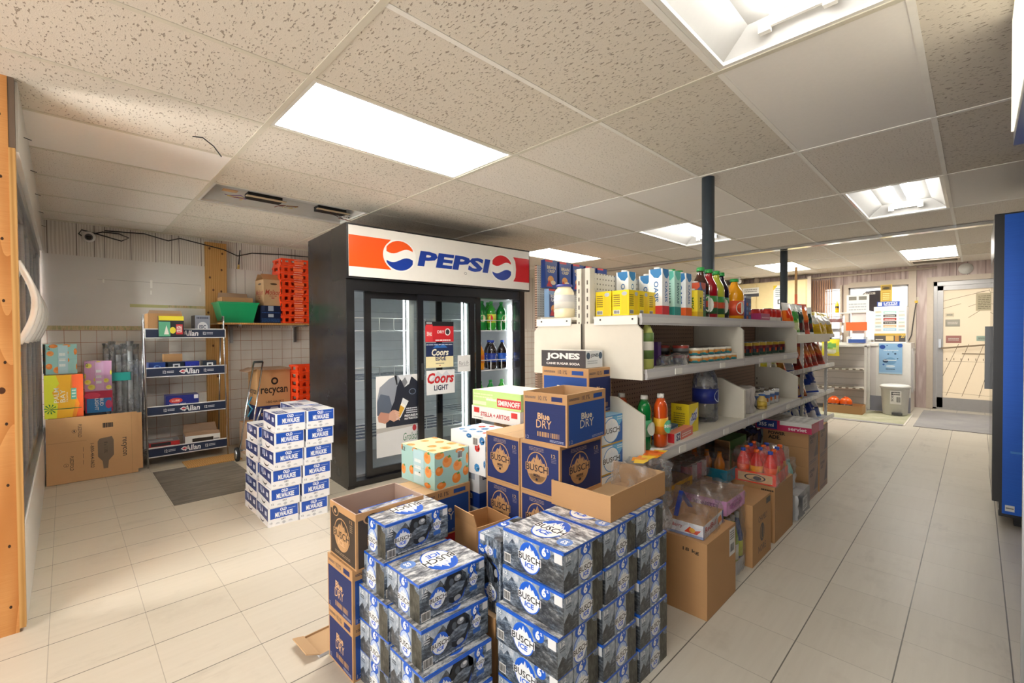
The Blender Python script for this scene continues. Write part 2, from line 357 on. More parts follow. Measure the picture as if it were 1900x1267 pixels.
mb.box((-.14, WY-.02, H-.012), (DX, WY, H), 'tee'); struct(mb, 'trim_2')
# back wall: grey panelling above, white board, tile below
mb = MB(); y = WY
mb.box((-2.6, y, 0), (DX, y+.1, 1.36), 'wall_tile'); mb.box((-2.6, y, 1.36), (DX, y+.1, H+.1), 'panel_grey'); struct(mb, 'wall_back')
mb = MB(); mb.box((-.14, y-.008, 1.36), (1.13, y, 2.04), 'board_white'); f = Face(mb, (-.14, y-.008, 1.36), (1, 0, 0), (0, 0, 1), 1.27, .68)
f.rect(0, -.045, .56, .015, 'green_glue', 1); f.rect(.49, .3, .735, .345, '#b3b27c', 1); f.rect(.735, .305, 1., .345, 'green_glue', 1)
for a, b, c, d in ((.33, .64, .34, .69), (.62, .6, .635, .72), (.62, .5, .63, .56), (.96, .58, .97, .65)): f.rect(a, b, c, d, '#e9e7e2', 2)
f.rect(.3, .685, .97, .689, '#8f8c89', 1); struct(mb, 'trim_3')
mb = MB(); mb.box((1.13, y-.045, 0), (1.335, y, 2.31), 'pine')
f = Face(mb, (1.13, y-.045, 0), (1, 0, 0), (0, 0, 1), .205, 2.31)
for a, b in ((.2, .83), (.75, .87), (.35, .77), (.72, .765), (.1, .66), (.92, .6), (.3, .5), (.8, .95), (.2, .97), (.5, .35)): f.oval(a, b, .05, .006, '#5b3514', 1, 10)
struct(mb, 'trim_4')
mb = MB(); mb.box((1.34, y-.01, 1.41), (3.2, y, 2.04), 'mist_wall' if 0 else 'board_white'); f = Face(mb, (1.34, y-.01, 1.41), (1, 0, 0), (0, 0, 1), 1.86, .63)
for a in (.05, .1, .2, .3, .4): f.rect(a, 0, a+.002, 1, '#6b6561', 1)
struct(mb, 'trim_5')
# door wall: window opening and door opening
mb = MB(); x = DX; D1, D0 = .49, -.55; W1, W0, WB, WT = 1.62, .80, 1.1, 2.06; V1, V0 = 1.98, 1.74
def wallx(y0, y1, z0, z1, m='panel_pink'): mb.box((x, y0, z0), (x+.12, y1, z1), m)
wallx(V1, WY, 0, H+.1); wallx(W1, V0, 0, H+.1); wallx(D1, W0, 0, H+.1); wallx(-2.2, D0, 0, H+.1); wallx(W0, W1, 0, WB); wallx(W0, W1, WT, H+.1); wallx(V0, V1, 0, WB); wallx(V0, V1, WT, H+.1); wallx(D0, D1, 2.07, H+.1)
struct(mb, 'wall_right')
mb = MB()    # casings
for a, b, c, d in ((D1, D1+.08, 0, 2.15), (D0-.08, D0, 0, 2.15), (D0, D1, 2.07, 2.15)): mb.box((x-.03, a, c), (x, b, d), 'trim_beige')
struct(mb, 'trim_6')
mb = MB()
for a, b, c, d in ((W0-.1, W0, .9, H), (W1, W1+.07, 1., 2.12), (W0, W1, WT, WT+.09), (V0-.02, V0+.01, 1., 2.12)): mb.box((x-.035, a, c), (x, b, d), 'trim_beige')
struct(mb, 'trim_7')
mb = MB(); mb.box((-2.6, -1.2, 0), (DX, -1.1, H+.1), 'panel_pink'); struct(mb, 'wall_front')
mb = MB(); mb.box((-2.6, 2.9, 0), (-2.5, WY, H+.1), 'board_white'); struct(mb, 'wall_left')
# door
d = bpy.data.objects.new('door_1', None); COL.objects.link(d); d.location = (DX, 0, 0); tag(d, kind='structure')
mb = MB()
for a, b, c, e2 in ((D1-.043, D1, 0, 2.07), (D0, D0+.029, 0, 2.07), (D0, D1, 2.003, 2.07), (D0, D1, 0, .028)): mb.box((0, a, c), (.1, b, e2), 'door_alu')
mb.build('frame', d)
mb = MB(); y1, y0 = D1-.045, D0+.03
for a, b, c, e2 in ((y1-.07, y1, .03, 2.0), (y0, y0+.07, .03, 2.0), (y0, y1, .03, .19), (y0, y1, 1.93, 2.0)): mb.box((.02, a, c), (.06, b, e2), 'door_alu')
mb.box((-.03, y1-.05, 1.0), (.02, y1-.02, 1.14), 'steel'); mb.build('door_leaf', d)
mb = MB(); mb.box((.045, y0+.07, .19), (.05, y1-.07, 1.93), 'window_film'); gy0, gy1 = y0+.07, y1-.07
f = Face(mb, (.045, gy1, .19), (0, -1, 0), (0, 0, 1), gy1-gy0, 1.74)
def stroke(f, x0, y0_, x1, y1_, w, m, k=1):
    dx, dy = (x1-x0)*f.w, (y1_-y0_)*f.h; L = math.hypot(dx, dy) or 1; nx, ny = -dy/L*w/2/f.w, dx/L*w/2/f.h
    f.poly([(x0+nx, y0_+ny), (x0-nx, y0_-ny), (x1-nx, y1_-ny), (x1+nx, y1_+ny)], m, k)
ink = '#6e6250'
for a, b, c, e2 in ((.05, 0.02, .36, .5), (.27, .02, .56, .5), (.5, .02, .72, .5), (.74, .02, .85, .5), (0, .2, .22, .5), (.0, .9, .62, .98), (.0, .83, .25, .87), (.35, .74, .5, .8), (.35, .84, .45, .86), (.7, .79, .78, .86), (.84, .7, .9, .86)): stroke(f, a, b, c, e2, .006, ink)
for k in range(9):
    a = math.radians(185+k*10); stroke(f, .95+.33*math.cos(a), 1.0+.12*math.sin(a), .95+.33*math.cos(a+.17), 1.0+.12*math.sin(a+.17), .005, ink)
for k in range(7):
    a = math.radians(190+k*12); stroke(f, .95+.36*math.cos(a), 1.0+.13*math.sin(a), .95+.5*math.cos(a), 1.0+.19*math.sin(a), .004, ink)
stroke(f, 0, .34, 1., .34, .004, ink); stroke(f, 0, .05, 1, .03, .004, ink)
for k in range(9): f.rect(.05+k*.1, .35, .06+k*.1, .37, ink, 2)
mb.build('pane', d)
mb = MB(); mb.box((-.02, gy0-.02, .98), (0, gy1+.02, 1.005), '#8f7d66'); mb.xf(Matrix.Translation((0, 0, 0)) @ Matrix.Translation((0, gy1, 1)) @ Matrix.Rotation(math.radians(-7), 4, 'X') @ Matrix.Translation((0, -gy1, -1)))
mb.build('push_bar', d)
mb = MB(); mb.box((.03, gy1-.6, .9), (.04, gy1-.22, .915), '#8f7d66'); mb.build('push_bar', d)
for a, b, w, h, c, tx in ((.45, .8, .3, .21, '#c3b798', None), (.03, .66, .17, .09, '#a8a496', None), (.04, .51, .18, .09, '#b07a72', None), (.46, .53, .14, .06, '#a6bdae', None), (.03, .75, .1, .05, '#cfc6ae', None), (.83, .76, .16, .05, '#5a5668', 'VISA'), (.83, .7, .16, .05, '#b0583c', None), (.86, .57, .14, .11, '#8f8a84', None), (.88, .95, .1, .035, '#9a8f80', None)):
    mb = MB(); f = Face(mb, (.0445, gy1-a*(gy1-gy0), .19+(b-h*0)*1.74), (0, -1, 0), (0, 0, 1), w, h*1.3); f.rect(0, 0, 1, 1, c, 2)
    if tx: f.text(tx, .15, .25, .85, .75, '#e8e4da', 3)
    elif w > .25:
        for k in range(8): f.greek(.08, .1+k*.1, .92, .17+k*.1, '#7a7058', 1, 3, k)
    else: f.greek(.15, .3, .85, .7, '#6f6a62' if w < .17 else '#d8cfc4', 2, 3)
    mb.build('notice', d)
# window panes
w = bpy.data.objects.new('window_1', None); COL.objects.link(w); w.location = (DX, 0, 0); tag(w, kind='structure')
mb = MB()
for a, b, c, e2 in ((W0, W0+.02, WB, WT), (W1-.02, W1, WB, WT), (W0, W1, WB, WB+.03), (W0, W1, WT-.03, WT)): mb.box((.03, a, c), (.07, b, e2), 'door_alu')
mb.build('window_frame', w)
mb = MB(); mb.box((.05, W0, WB), (.054, W1, WT), 'glass'); mb.build('pane', w)
mb = MB(); f = Face(mb, (.04, W1-.05, WB), (0, -1, 0), (0, 0, 1), W1-W0-.05, WT-WB)       # painted advert panel seen from inside
f.poly([(.02, .62), (.08, .8), (.25, .92), (.5, .93), (.66, .84), (.68, .6), (.5, .52)], '#3a3138', 1); f.rect(.22, .86, .42, .9, '#c9c2bb', 2); f.text('OPEN', .25, .87, .38, .895, '#4a4248', 3)
for k in range(14):
    a = math.radians(180+k*7.5); stroke(f, .98+.18*math.cos(a), .98+.3*math.sin(a), .98+.34*math.cos(a), .98+.56*math.sin(a), .006, '#b59664')
mb.build('window_decal', w)
w = bpy.data.objects.new('window_2', None); COL.objects.link(w); w.location = (DX, 0, 0); tag(w, kind='structure')
mb = MB()
for k in range(4): mb.box((.045, V0, WB+.2+k*.24), (.06, V1, WB+.215+k*.24), 'door_alu')
mb.build('window_frame', w)
mb = MB(); mb.box((.05, V0, WB), (.054, V1, WT), 'glass'); mb.build('pane', w)
# pavement outside
mb = MB(); mb.box((DX+.2, -6, -.1), (24, 12, -.05), '#cfc4b2:.8'); struct(mb, 'trim_8')
# ---------------------------------------------------------------- ceiling lights
def troffer(i, j, sort, label):
    x0, y0 = GX+i*TX+.012, GY+j*TY+.012; L, W = TX-.024, TY-.024
    t = thing('ceiling_light', label, 'light', (x0, y0, H), 0, 'ceiling lights')
    mb = MB(); e, dp = .02, .11
    mb.box((0, 0, 0), (L, e, .02), 'white_enamel'); mb.box((0, W-e, 0), (L, W, .02), 'white_enamel'); mb.box((0, e, 0), (e, W-e, .02), 'white_enamel'); mb.box((L-e, e, 0), (L, W-e, .02), 'white_enamel')
    a = .1 if sort != 'diffuser' else .03
    o = [(e, e, .015), (L-e, e, .015), (L-e, W-e, .015), (e, W-e, .015), (e+.02, e+a, dp), (L-e-.02, e+a, dp), (L-e-.02, W-e-a, dp), (e+.02, W-e-a, dp)]
    mb.add(o, [(0, 4, 5, 1), (1, 5, 6, 2), (2, 6, 7, 3), (3, 7, 4, 0), (4, 7, 6, 5)], 'troffer_inside'); mb.build('housing', t)
    if sort == 'diffuser':
        mb = MB(); mb.box((e, e, .004), (L-e, W-e, .008), 'lamp_diffuser'); mb.build('diffuser', t)
    elif sort == 'open':
        for yy in (.235, .345):
            mb = MB(); mb.tube([(.09, yy, .07), (L-.09, yy, .07)], .021, 'lamp_tube', 12); mb.build('fluorescent_tube', t)
        mb = MB(); mb.box((.2, W/2-.03, .075), (L-.2, W/2+.03, dp), 'steel'); mb.build('ballast_cover', t)
        for xx in (.06, L-.075):
            mb = MB(); mb.box((xx, .17, .05), (xx+.015, W-.17, .08), 'white_enamel')
            for yy in (.19, W-.19): mb.box((xx-.004, yy-.02, .035), (xx+.02, yy+.02, .07), 'white_enamel')
            mb.build('lamp_holder', t)
    else:
        for xx in (.3, .86): mb = MB(); mb.box((xx, .3, .03), (xx+.26, .4, .07), 'dark_gasket'); mb.box((xx-.02, .26, .028), (xx+.28, .3, .034), '#b9a98a'); mb.build('ballast', t)
        mb = MB(); mb.box((.1, .18, .02), (.2, .24, .024), '#b98f62'); mb.build('paper_tag', t)
        for q in range(9):
            mb = MB(); c = (.15, .56, .62, .7, 1.08, 1.1, 1.12, 1.14, .2)[q]; r = random.Random(q)
            p = [(c+r.uniform(-.06, .1)+.03*k*math.cos(q), .3+.1*r.random(), .04-.05*r.random()) for k in range(5)]
            mb.tube(p, .003, ('#d2b455', '#6d2a1c', '#cfc7b0', '#b3a046', '#4b211a', '#8d3a22', '#222222', '#55301f', '#7b4f88')[q], 5); mb.build('loose_wire', t)
    return t
NM = {(0, -2): 'open troffer light with bare tubes at the right top, nearest the camera', (0, 1): 'long bright panel light with white diffuser in front of the soda fridge', (0, 4): 'gutted dark ceiling light with dangling wires above the soda fridge', (3, -2): 'open troffer light with two bare tubes beside the tall blue fridge', (3, 1): 'open troffer light with bare tubes seen behind the first round pole', (3, 4): 'small panel light just right of the soda fridge sign', (6, 1): 'flat panel light behind the second round pole', (6, -2): 'flat panel light above the exit, beside the air vent', (0, -5): 'unseen fill panel light added behind the camera', (-3, -2): 'unseen fill panel light added to the left behind the camera'}
for (i, j), s in LIT.items():
    troffer(i, j, s, NM[(i, j)])
mb = MB(); mb.tube([(.52, 3.02, H-.002), (.56, 2.98, H-.01), (.6, 2.93, H-.06), (.62, 2.86, H-.13)], .003, 'cable', 6); solo(mb, 'loose_wire', 'black loose wire hanging from the ceiling grid over the left aisle', 'wire')
mb = MB(); mb.box((6.56, -.6, H-.035), (6.66, 5.9, H-.005), 'chrome'); struct(mb, 'trim_9')
t = thing('air_vent', 'beige air vent grille set in the ceiling above the exit', 'vent', (9.35, .17, H-.02))
mb = MB(); mb.box((0, 0, 0), (.34, .56, .016), 'trim_beige'); mb.build('vent_frame', t)
mb = MB()
for k in range(6): mb.box((.04+k*.045, .03, -.004), (.06+k*.045, .53, 0), '#6a5f4a')
mb.build('grille', t)
def pole(x, y, r, name, z1=H): 
    mb = MB(); mb.tube([(0, 0, 0), (0, 0, z1)], r, 'pole_paint', 16); solo(mb, 'support_pole', name, 'pole', (x, y, 0))
pole(3.266, 1.335, .042, 'dark blue grey round pole rising through the near shelving'); pole(6.93, 1.82, .045, 'dark round pole behind the cereal bars and crisps'); pole(4.12, 4.52, .035, 'dark round pole just behind the soda fridge sign')
t = thing('wall_clock', 'white oval disc high on the wall above the door', 'clock', (DX-.02, .12, 2.25)); mb = MB(); mb.oval = None
mb.tube([(0, 0, 0), (.018, 0, 0)], .085, 'white_enamel', 24); mb.build('body', t); mb = MB(); f = Face(mb, (-.0005, .06, -.06), (0, -1, 0), (0, 0, 1), .12, .12)
for k in range(12): a = k*PI/6; f.oval(.5+.4*math.cos(a), .5+.4*math.sin(a), .02, .02, '#b6b4ae', 1, 6)
mb.build('dial', t)

# ================================================================ WALK-IN COOLER, left
t = thing('walk_in_cooler', 'walk-in beer cooler with steel framed glass doors, plywood end, along the left', 'cooler', (-.135, 0, 0))
mb = MB(); mb.box((-1.6, 2.86, 0), (-.02, 2.885, H), 'plywood'); f = Face(mb, (-1.6, 2.86, 0), (1, 0, 0), (0, 0, 1), 1.58, H)
for k in range(9): f.oval(.985, .05+.11*k, .003, .003, '#3a2312', 1, 8); f.oval(.955+.01*(k % 2), .11+.1*k, .003, .003, '#3a2312', 1, 8)
f.oval(.978, .44, .007, .006, '#4d2a12', 1, 12); mb.build('plywood_end', t)
mb = MB(); mb.box((-.02, 2.85, .02), (-.0, 2.9, 2.06), 'pine'); mb.box((-.02, 2.862, 2.06), (0, 2.9, H), '#6d5b4c:.8'); mb.build('edge_stud', t)
mb = MB(); mb.box((-.04, 2.9, 0), (0, 6.0, .43), 'white_enamel'); mb.box((-.09, 2.9, .43), (-.005, 5.98, .45), 'steel'); mb.build('kick_wall', t)
mb = MB(); mb.box((-.04, 2.9, 2.06), (.008, 6.03, H), 'white_enamel')
for k in range(5): mb.tube([(.0, 3.3+k*.62, 2.25), (.035, 3.3+k*.62, 2.24)], .002, 'cable', 5)
mb.build('header', t)
mb = MB(); mb.box((-.05, 2.9, 1.99), (-.012, 6.0, 2.06), 'brushed_steel'); mb.box((-.05, 5.72, .45), (-.015, 6.0, 1.99), 'brushed_steel'); mb.build('door_surround', t)
for k in range(5):
    y0 = 2.95+k*.555; ch = MB()
    for a, b, c, e2 in ((y0, y0+.045, .45, 1.99), (y0+.5, y0+.545, .45, 1.99), (y0, y0+.545, .45, .5), (y0, y0+.545, 1.94, 1.99)): ch.box((-.055, a, c), (-.03, b, e2), 'brushed_steel')
    dr = ch.build('door', t); ch = MB(); ch.box((-.045, y0+.045, .5), (-.04, y0+.5, 1.94), 'glass'); ch.build('pane', dr)
    ch = MB(); ch.tube([(-.03, y0+.47, 1.23)]+[(-.03+.06*math.sin(PI*q/14), y0+.47, 1.23+.42*q/14) for q in range(1, 14)]+[(-.03, y0+.47, 1.65)], .014, 'white_enamel', 8); ch.build('handle', dr)
mb = MB(); mb.box((-1.5, 2.9, 0), (-1.45, 6, 2.3), '#d6d8da'); mb.box((-1.45, 2.9, 0), (-.06, 6, .01), '#d6d8da'); mb.box((-1.45, 2.9, 2.06), (-.06, 6, 2.08), '#d6d8da'); mb.build('back_panel', t)
for k in range(6):
    mb = MB(); mb.tube([(-.08, 2.93+k*.6, .6), (-.08, 2.93+k*.6, 1.9)], .014, 'beer_fill_tube', 8); mb.build('fluorescent_tube', t)  # unseen tubes added inside the cooler to brighten the back-left corner

# ================================================================ BOTTLES, CANS
def bottle_kind(key, r, h, body, cap, label, name='drink_bottle', cat='bottle', neck=.3, shoulder=.62, lab=(.25, .55), waist=1., extra=None, capr=.36, seg=16, sx=1., sy=1.):
    def fn():
        t = thing(name, 'bottle', cat)
        s = shoulder*h; mb = MB()
        mb.lathe([(r*.8, 0), (r, .02*h+.004), (r, .22*h), (r*waist, .42*h), (r, s), (r*.86, s+.1*h), (r*.5, s+.22*h), (r*neck, .9*h), (r*neck, .93*h)], body, seg, sx=sx, sy=sy); mb.build('body', t)
        mb = MB(); mb.lathe([(r*capr, .925*h), (r*capr*1.05, .93*h), (r*capr, h), (.0001, h)], cap, 12); mb.build('cap', t)
        if label:
            mb = MB(); q = r*1.012; z0, z1 = lab[0]*h, lab[1]*h; cols = label if isinstance(label, (list, tuple)) else [label]; n = len(cols)
            mb.lathe([(q if n < 9 else q, z0+(z1-z0)*k/n) for k in range(n+1)], None, seg, mats=list(cols), sx=sx, sy=sy)
            if extra: extra(mb, q, z0, z1)
            mb.build('label', t)
        return t
    KIND[key] = fn
def can_kind(key, r, h, bands, name='food_can', cat='can', rim='chrome', dots=None):
    def fn():
        t = thing(name, 'can', cat); mb = MB(); mb.lathe([(r*.94, 0), (r, .03*h), (r, .97*h), (r*.94, h), (r*.86, h-.003), (.0001, h-.003)], rim, 16); mb.build('body', t)
        mb = MB(); n = len(bands); mb.lathe([(r*1.01, h*(.05+.9*k/n)) for k in range(n+1)], None, 16, mats=list(bands))
        if dots:
            for k in range(6):
                a = k*PI/3; mb.add([(r*1.03*math.cos(a+d), r*1.03*math.sin(a+d), h*z) for d, z in ((-.2, .25), (.2, .25), (.2, .5), (-.2, .5))], [(0, 1, 2, 3)], dots)
        mb.build('label', t); return t
    KIND[key] = fn
def front_patch(c1, tx=None, c2='#f4f2ee'):
    def fn(mb, q, z0, z1):      # oval emblem and a word wrapped on the label, repeated round it
        for a0 in (-2.0, .6):
            for ry, c, kk in ((.42, c1, 1.02),):
                pts = []; zc = (z0+z1)/2
                for k in range(14):
                    b = 2*PI*k/14; a = a0+.55*math.cos(b); pts.append((q*kk*math.cos(a), q*kk*math.sin(a), zc+ry*(z1-z0)*math.sin(b)))
                mb.add(pts, [tuple(range(14))], c)
            if tx:
                vs, fs = glyphs(tx, .03); mb.add([(q*1.04*math.cos(a0-.5+x), q*1.04*math.sin(a0-.5+x), zc-.14*(z1-z0)+y*.28*(z1-z0)) for x, y in vs], fs, c2)
    return fn
bottle_kind('soda_green', .054, .31, 'soda_green', '#2c9d38', ['#b8d832', '#d7e04a'], extra=front_patch('#c22a26'))
bottle_kind('soda_ale', .054, .31, '#157a2e:.15', '#1d8a35', ['#1c8a3a', '#2aa04a'], extra=front_patch('#e8d9b0'))
bottle_kind('cola', .054, .31, 'cola', '#1a3c9a', ['#1b3f9e', '#14328c'], extra=front_patch('#e9e7e6', 'PEPSI', '#1b3f9e'))
bottle_kind('cola_blue', .054, .31, 'cola', '#2458c0', ['#2b62c4', '#2458c0'], extra=front_patch('#2b62c4', 'PEPSI'))
bottle_kind('soda_orange', .05, .29, '#e79a1d:.15', '#e8e4dc', ['#e98c1c', '#e07616'])
for k, m in (('orange', 'juice_orange'), ('red', 'juice_red'), ('lime', 'juice_lime'), ('purple', 'juice_purple'), ('brown', 'juice_brown')):
    bottle_kind('juice_'+k, .05, .3, m, '#2f9a4a', ['#d9482c', '#e85a33'] if k == 'orange' else ['#2f5f3c', '#c8563a', '#3c8a46'], neck=.36, shoulder=.6, lab=(.1, .46), capr=.45, extra=front_patch('#ece8dc' if k == 'orange' else '#f0f2ea'))
bottle_kind('soap_orange', .046, .25, 'soap_orange', '#d9d7d2', ['#ef8a1c', '#f0b632'], name='dish_soap_bottle', shoulder=.7, neck=.26, sx=1., sy=.72, extra=front_patch('#69c6a0', 'soap'), waist=.86)
bottle_kind('soap_green', .046, .25, 'soap_green', '#d9d7d2', ['#7cc89a', '#5db886'], name='dish_soap_bottle', shoulder=.7, neck=.26, sx=1., sy=.72, extra=front_patch('#e8efe4'), waist=.86)
bottle_kind('water_jug', .075, .4, 'clear_plastic', '#c9ccd0', ['#23308c', '#2c3c9c'], name='water_jug', cat='jug', neck=.3, shoulder=.6, lab=(.28, .5), capr=.36, extra=front_patch('#c7d2e6'))
bottle_kind('mayo', .055, .18, 'mayo', '#3b3f8c', ['#d9d6cf', '#c8c6c4'], name='mayonnaise_jar', cat='jar', neck=.7, shoulder=.74, lab=(.28, .68), capr=.78)
bottle_kind('mustard', .04, .17, '#e3c678:.3', '#2b5ea5', ['#d8b64c', '#d8b64c'], name='sauce_jar', cat='jar', neck=.6, lab=(.15, .55), capr=.7)
bottle_kind('dressing', .03, .24, '#bac06a:.25', '#c3242c', ['#5d7a3c', '#e6e3d8', '#5d7a3c'], name='dressing_bottle', neck=.35, lab=(.2, .7), capr=.42)
bottle_kind('orange_jug', .08, .24, '#e8601c:.25', '#e05a18', ['#f0a31c', '#2a2a22'], name='orange_jug', cat='jug', neck=.3, shoulder=.72)
bottle_kind('spray', .03, .2, '#e3c21c:.3', '#e8d040', ['#d8a81c', '#2e2a26'], name='spray_bottle', neck=.4)
can_kind('tuna', .042, .042, ['#2f8f9c', '#d9a35c', '#e4e0d2'], dots='#d8823a'); can_kind('soup', .034, .105, ['#d8d6d2', '#2f3f6a', '#c8643c', '#7c1620', '#1d1d20'], dots='#e8903a'); can_kind('soup_dark', .036, .1, ['#2a4a3a', '#1c2036', '#6a1822', '#c0a030'], dots='#b8502c')
can_kind('soup_white', .033, .1, ['#e6e4de', '#dad8d4', '#b81c24'], dots='#c8a03a'); can_kind('chili', .036, .11, ['#d9d9d8', '#c6c9d2', '#5a78b0', '#e3e1dc'], dots='#e07a2c'); can_kind('corn', .033, .1, ['#f0efe8', '#d83024', '#c42a24'])
can_kind('pet', .042, .05, ['#353434', '#6a6a6a', '#9b3a30'])

# ================================================================ CARTONS (local -Y is side F, +X side E, +Y side B, -X side W)
def mountain(f, cx, cy, rx, ry, ring, disc, peak, word, ink, ice=None, k=2, halo=None):
    f.oval(cx, cy, rx*1.12, ry*1.12, ring, k, 32); f.oval(cx, cy, rx*1.04, ry*1.04, disc, k+1, 32)
    P = [(-1.0, .1), (-.82, .36), (-.64, .32), (-.32, .7), (-.14, .6), (.02, .97), (.26, .56), (.4, .7), (.64, .36), (.8, .42), (1.0, .1)]
    f.poly([(cx+x*rx, cy+y*ry) for x, y in P[:5]]+[(cx-.12*rx, cy)] + [(cx-rx, cy)], peak, k+2); f.poly([(cx-.12*rx, cy), (cx-.14*rx, cy+.6*ry)]+[(cx+x*rx, cy+y*ry) for x, y in P[5:]]+[(cx+rx, cy)], peak, k+2)
    for a, b in ((.02, .9),) if rx < .2 else ((.02, .9), (-.32, .66), (.4, .66)): f.poly([(cx+a*rx, cy+b*ry), (cx+(a+.16)*rx, cy+(b-.36)*ry), (cx+(a+.05)*rx, cy+(b-.25)*ry)], disc, k+3)
    f.poly([(cx+rx*1.04*math.cos(math.radians(q)), cy+ry*1.04*math.sin(math.radians(q))) for q in range(172, 369, 14)], peak, k+2)
    f.rect(cx-1.22*rx, cy-.29*ry, cx+1.22*rx, cy+.25*ry, halo or peak, k+3)
    f.text(word, cx-1.16*rx, cy-.26*ry, cx+1.16*rx, cy+.22*ry, ink, k+4, .012)
    if ice: f.text('ICE', cx-.5*rx, cy-.72*ry, cx+.5*rx, cy-.34*ry, ice, k+4, .03, .1)
BI = (.264, .2, .1205)
def badge(f, x, y, rx, ry, k=3, pct=True): f.oval(x, y, rx, ry, '#1c5fd0:.3', k, 20); f.text('6', x-.5*rx, y-.7*ry, x+.28*rx, y+.66*ry, '#f2f4f6', k+1, .05); f.text('%', x+.34*rx, y+.15*ry, x+.7*rx, y+.6*ry, '#f2f4f6', k+1, .02)
def k_busch_ice():
    mb, F = boxface(*BI, 'rock_print', 'rock_top'); blue = '#1c5fd0:.3'
    f = F['F']; f.rect(0, .93, 1, 1, blue); f.poly([(0, .93), (0, .5), (.05, .72), (.1, .62), (.17, .8), (.24, .66), (.32, .93)], 'mist_print', 1); f.poly([(.32, .93), (.24, .66), (.3, .55), (.62, .55), (.8, .8), (.9, .93)], 'mist_print', 1)
    mountain(f, .47, .48, .155, .37, '#2a6ae0:.3', '#2463d6:.3', '#eef1f4', 'BUSCH', '#15171c', '#2a6ae0'); badge(f, .715, .83, .09, .18); f.rect(.86, .68, .98, .93, '#dfe1e4', 2); f.bars(.02, .08, .14, .34, 2); f.text('12', .02, .78, .09, .9, '#e9ecef', 2, .02)
    f.greek(.02, .68, .1, .76, '#c7ccd2', 2, 2)
    f = F['B']; f.rect(0, .93, 1, 1, blue); f.poly([(0, .93), (0, .62), (.1, .82), (.17, .66), (.3, .9), (.36, .7), (.4, .93)], 'mist_print', 1); f.poly([(.62, .93), (.64, .55), (.7, .62), (.8, .93)], 'mist_print', 1)
    f.poly([(.36, .82), (.4, .93), (.63, .93), (.7, .78), (.72, .45), (.62, .2), (.5, .1), (.42, .2), (.42, .38), (.3, .5)], '#0e1116', 1)
    f.poly([(.3, .2), (.38, .5), (.46, .62), (.56, .66), (.68, .6), (.62, .38), (.48, .3), (.4, .34), (.38, .18)], 'rock_print', 3); f.oval(.56, .77, .055, .09, '#8d9298:.2', 2, 14); f.oval(.57, .8, .03, .045, '#d8dadc:.2', 3, 12); f.oval(.46, .72, .035, .1, '#4f565e:.2', 2, 12)
    f.oval(.55, .22, .055, .08, '#9fa2a4:.2', 2, 14); f.poly([(.45, .12), (.62, .2), (.68, .42), (.65, .2), (.55, .08)], '#1c4fb0', 2)
    mountain(f, .255, .47, .105, .25, '#2a6ae0:.3', '#2463d6:.3', '#eef1f4', 'BUSCH', '#15171c', '#2a6ae0'); mountain(f, .81, .55, .058, .2, '#2a6ae0:.3', '#2463d6:.3', '#eef1f4', 'BUSCH', '#15171c', '#2a6ae0'); f.rect(.75, .2, .87, .32, '#2a5fb0', 1)
    badge(f, .785, .85, .07, .17); f.rect(.91, .72, .99, .93, '#dfe1e4', 2); f.bars(.02, .02, .15, .26, 2); f.text('12', .03, .76, .11, .9, '#e9ecef', 2, .02); f.greek(.03, .62, .11, .74, '#d5d9de', 2, 2); f.greek(.18, .03, .72, .09, '#c5cbd2', 1, 2)
    for s in 'EW':
        f = F[s]; f.poly([(0, .92), (0, .3), (.12, .5), (.2, .36), (.34, .66), (.34, .92)], 'mist_print', 1); f.rect(.36, .0, .72, .93, 'mist_print', 1); f.poly([(.72, .9), (.72, .0), (1, 0), (1, .75), (.9, .8), (.85, .93)], 'tree_print', 1)
        f.rect(0, .93, 1, 1, blue); badge(f, .54, .84, .13, .17, 3); mountain(f, .54, .36, .15, .31, '#2463d6:.3', '#b4caf0:.3', '#eef1f4', 'BUSCH', '#15171c', '#2a6ae0'); f.text('12', .05, .76, .17, .88, '#e9ecef', 2, .02); f.greek(.05, .62, .18, .74, '#5d6670', 2, 2)
        f.rect(0, .49, 1, .494, '#23272c', 7); f.rect(.34, .0, .344, .92, '#3a424c', 2)
    f = F['T']; f.rect(0, 0, 1, .03, blue, 1); f.rect(0, .97, 1, 1, blue, 1); mountain(f, .47, .52, .2, .34, '#2a6ae0:.3', '#2463d6:.3', '#f3f4f5', 'BUSCH', '#15171c', '#2a6ae0', halo='#f3f4f5')
    f.oval(.83, .3, .1, .13, '#6f95dc:.3', 2, 20); f.text('6%', .79, .23, .88, .37, '#f4f6fa', 3, .03); f.rect(0, .5, .22, .504, '#8d9096', 1)
    return tag(mb.build('beer_carton'), 'x', 'carton')
KIND['busch_ice'] = k_busch_ice
CS = (.28, .21, .2065)
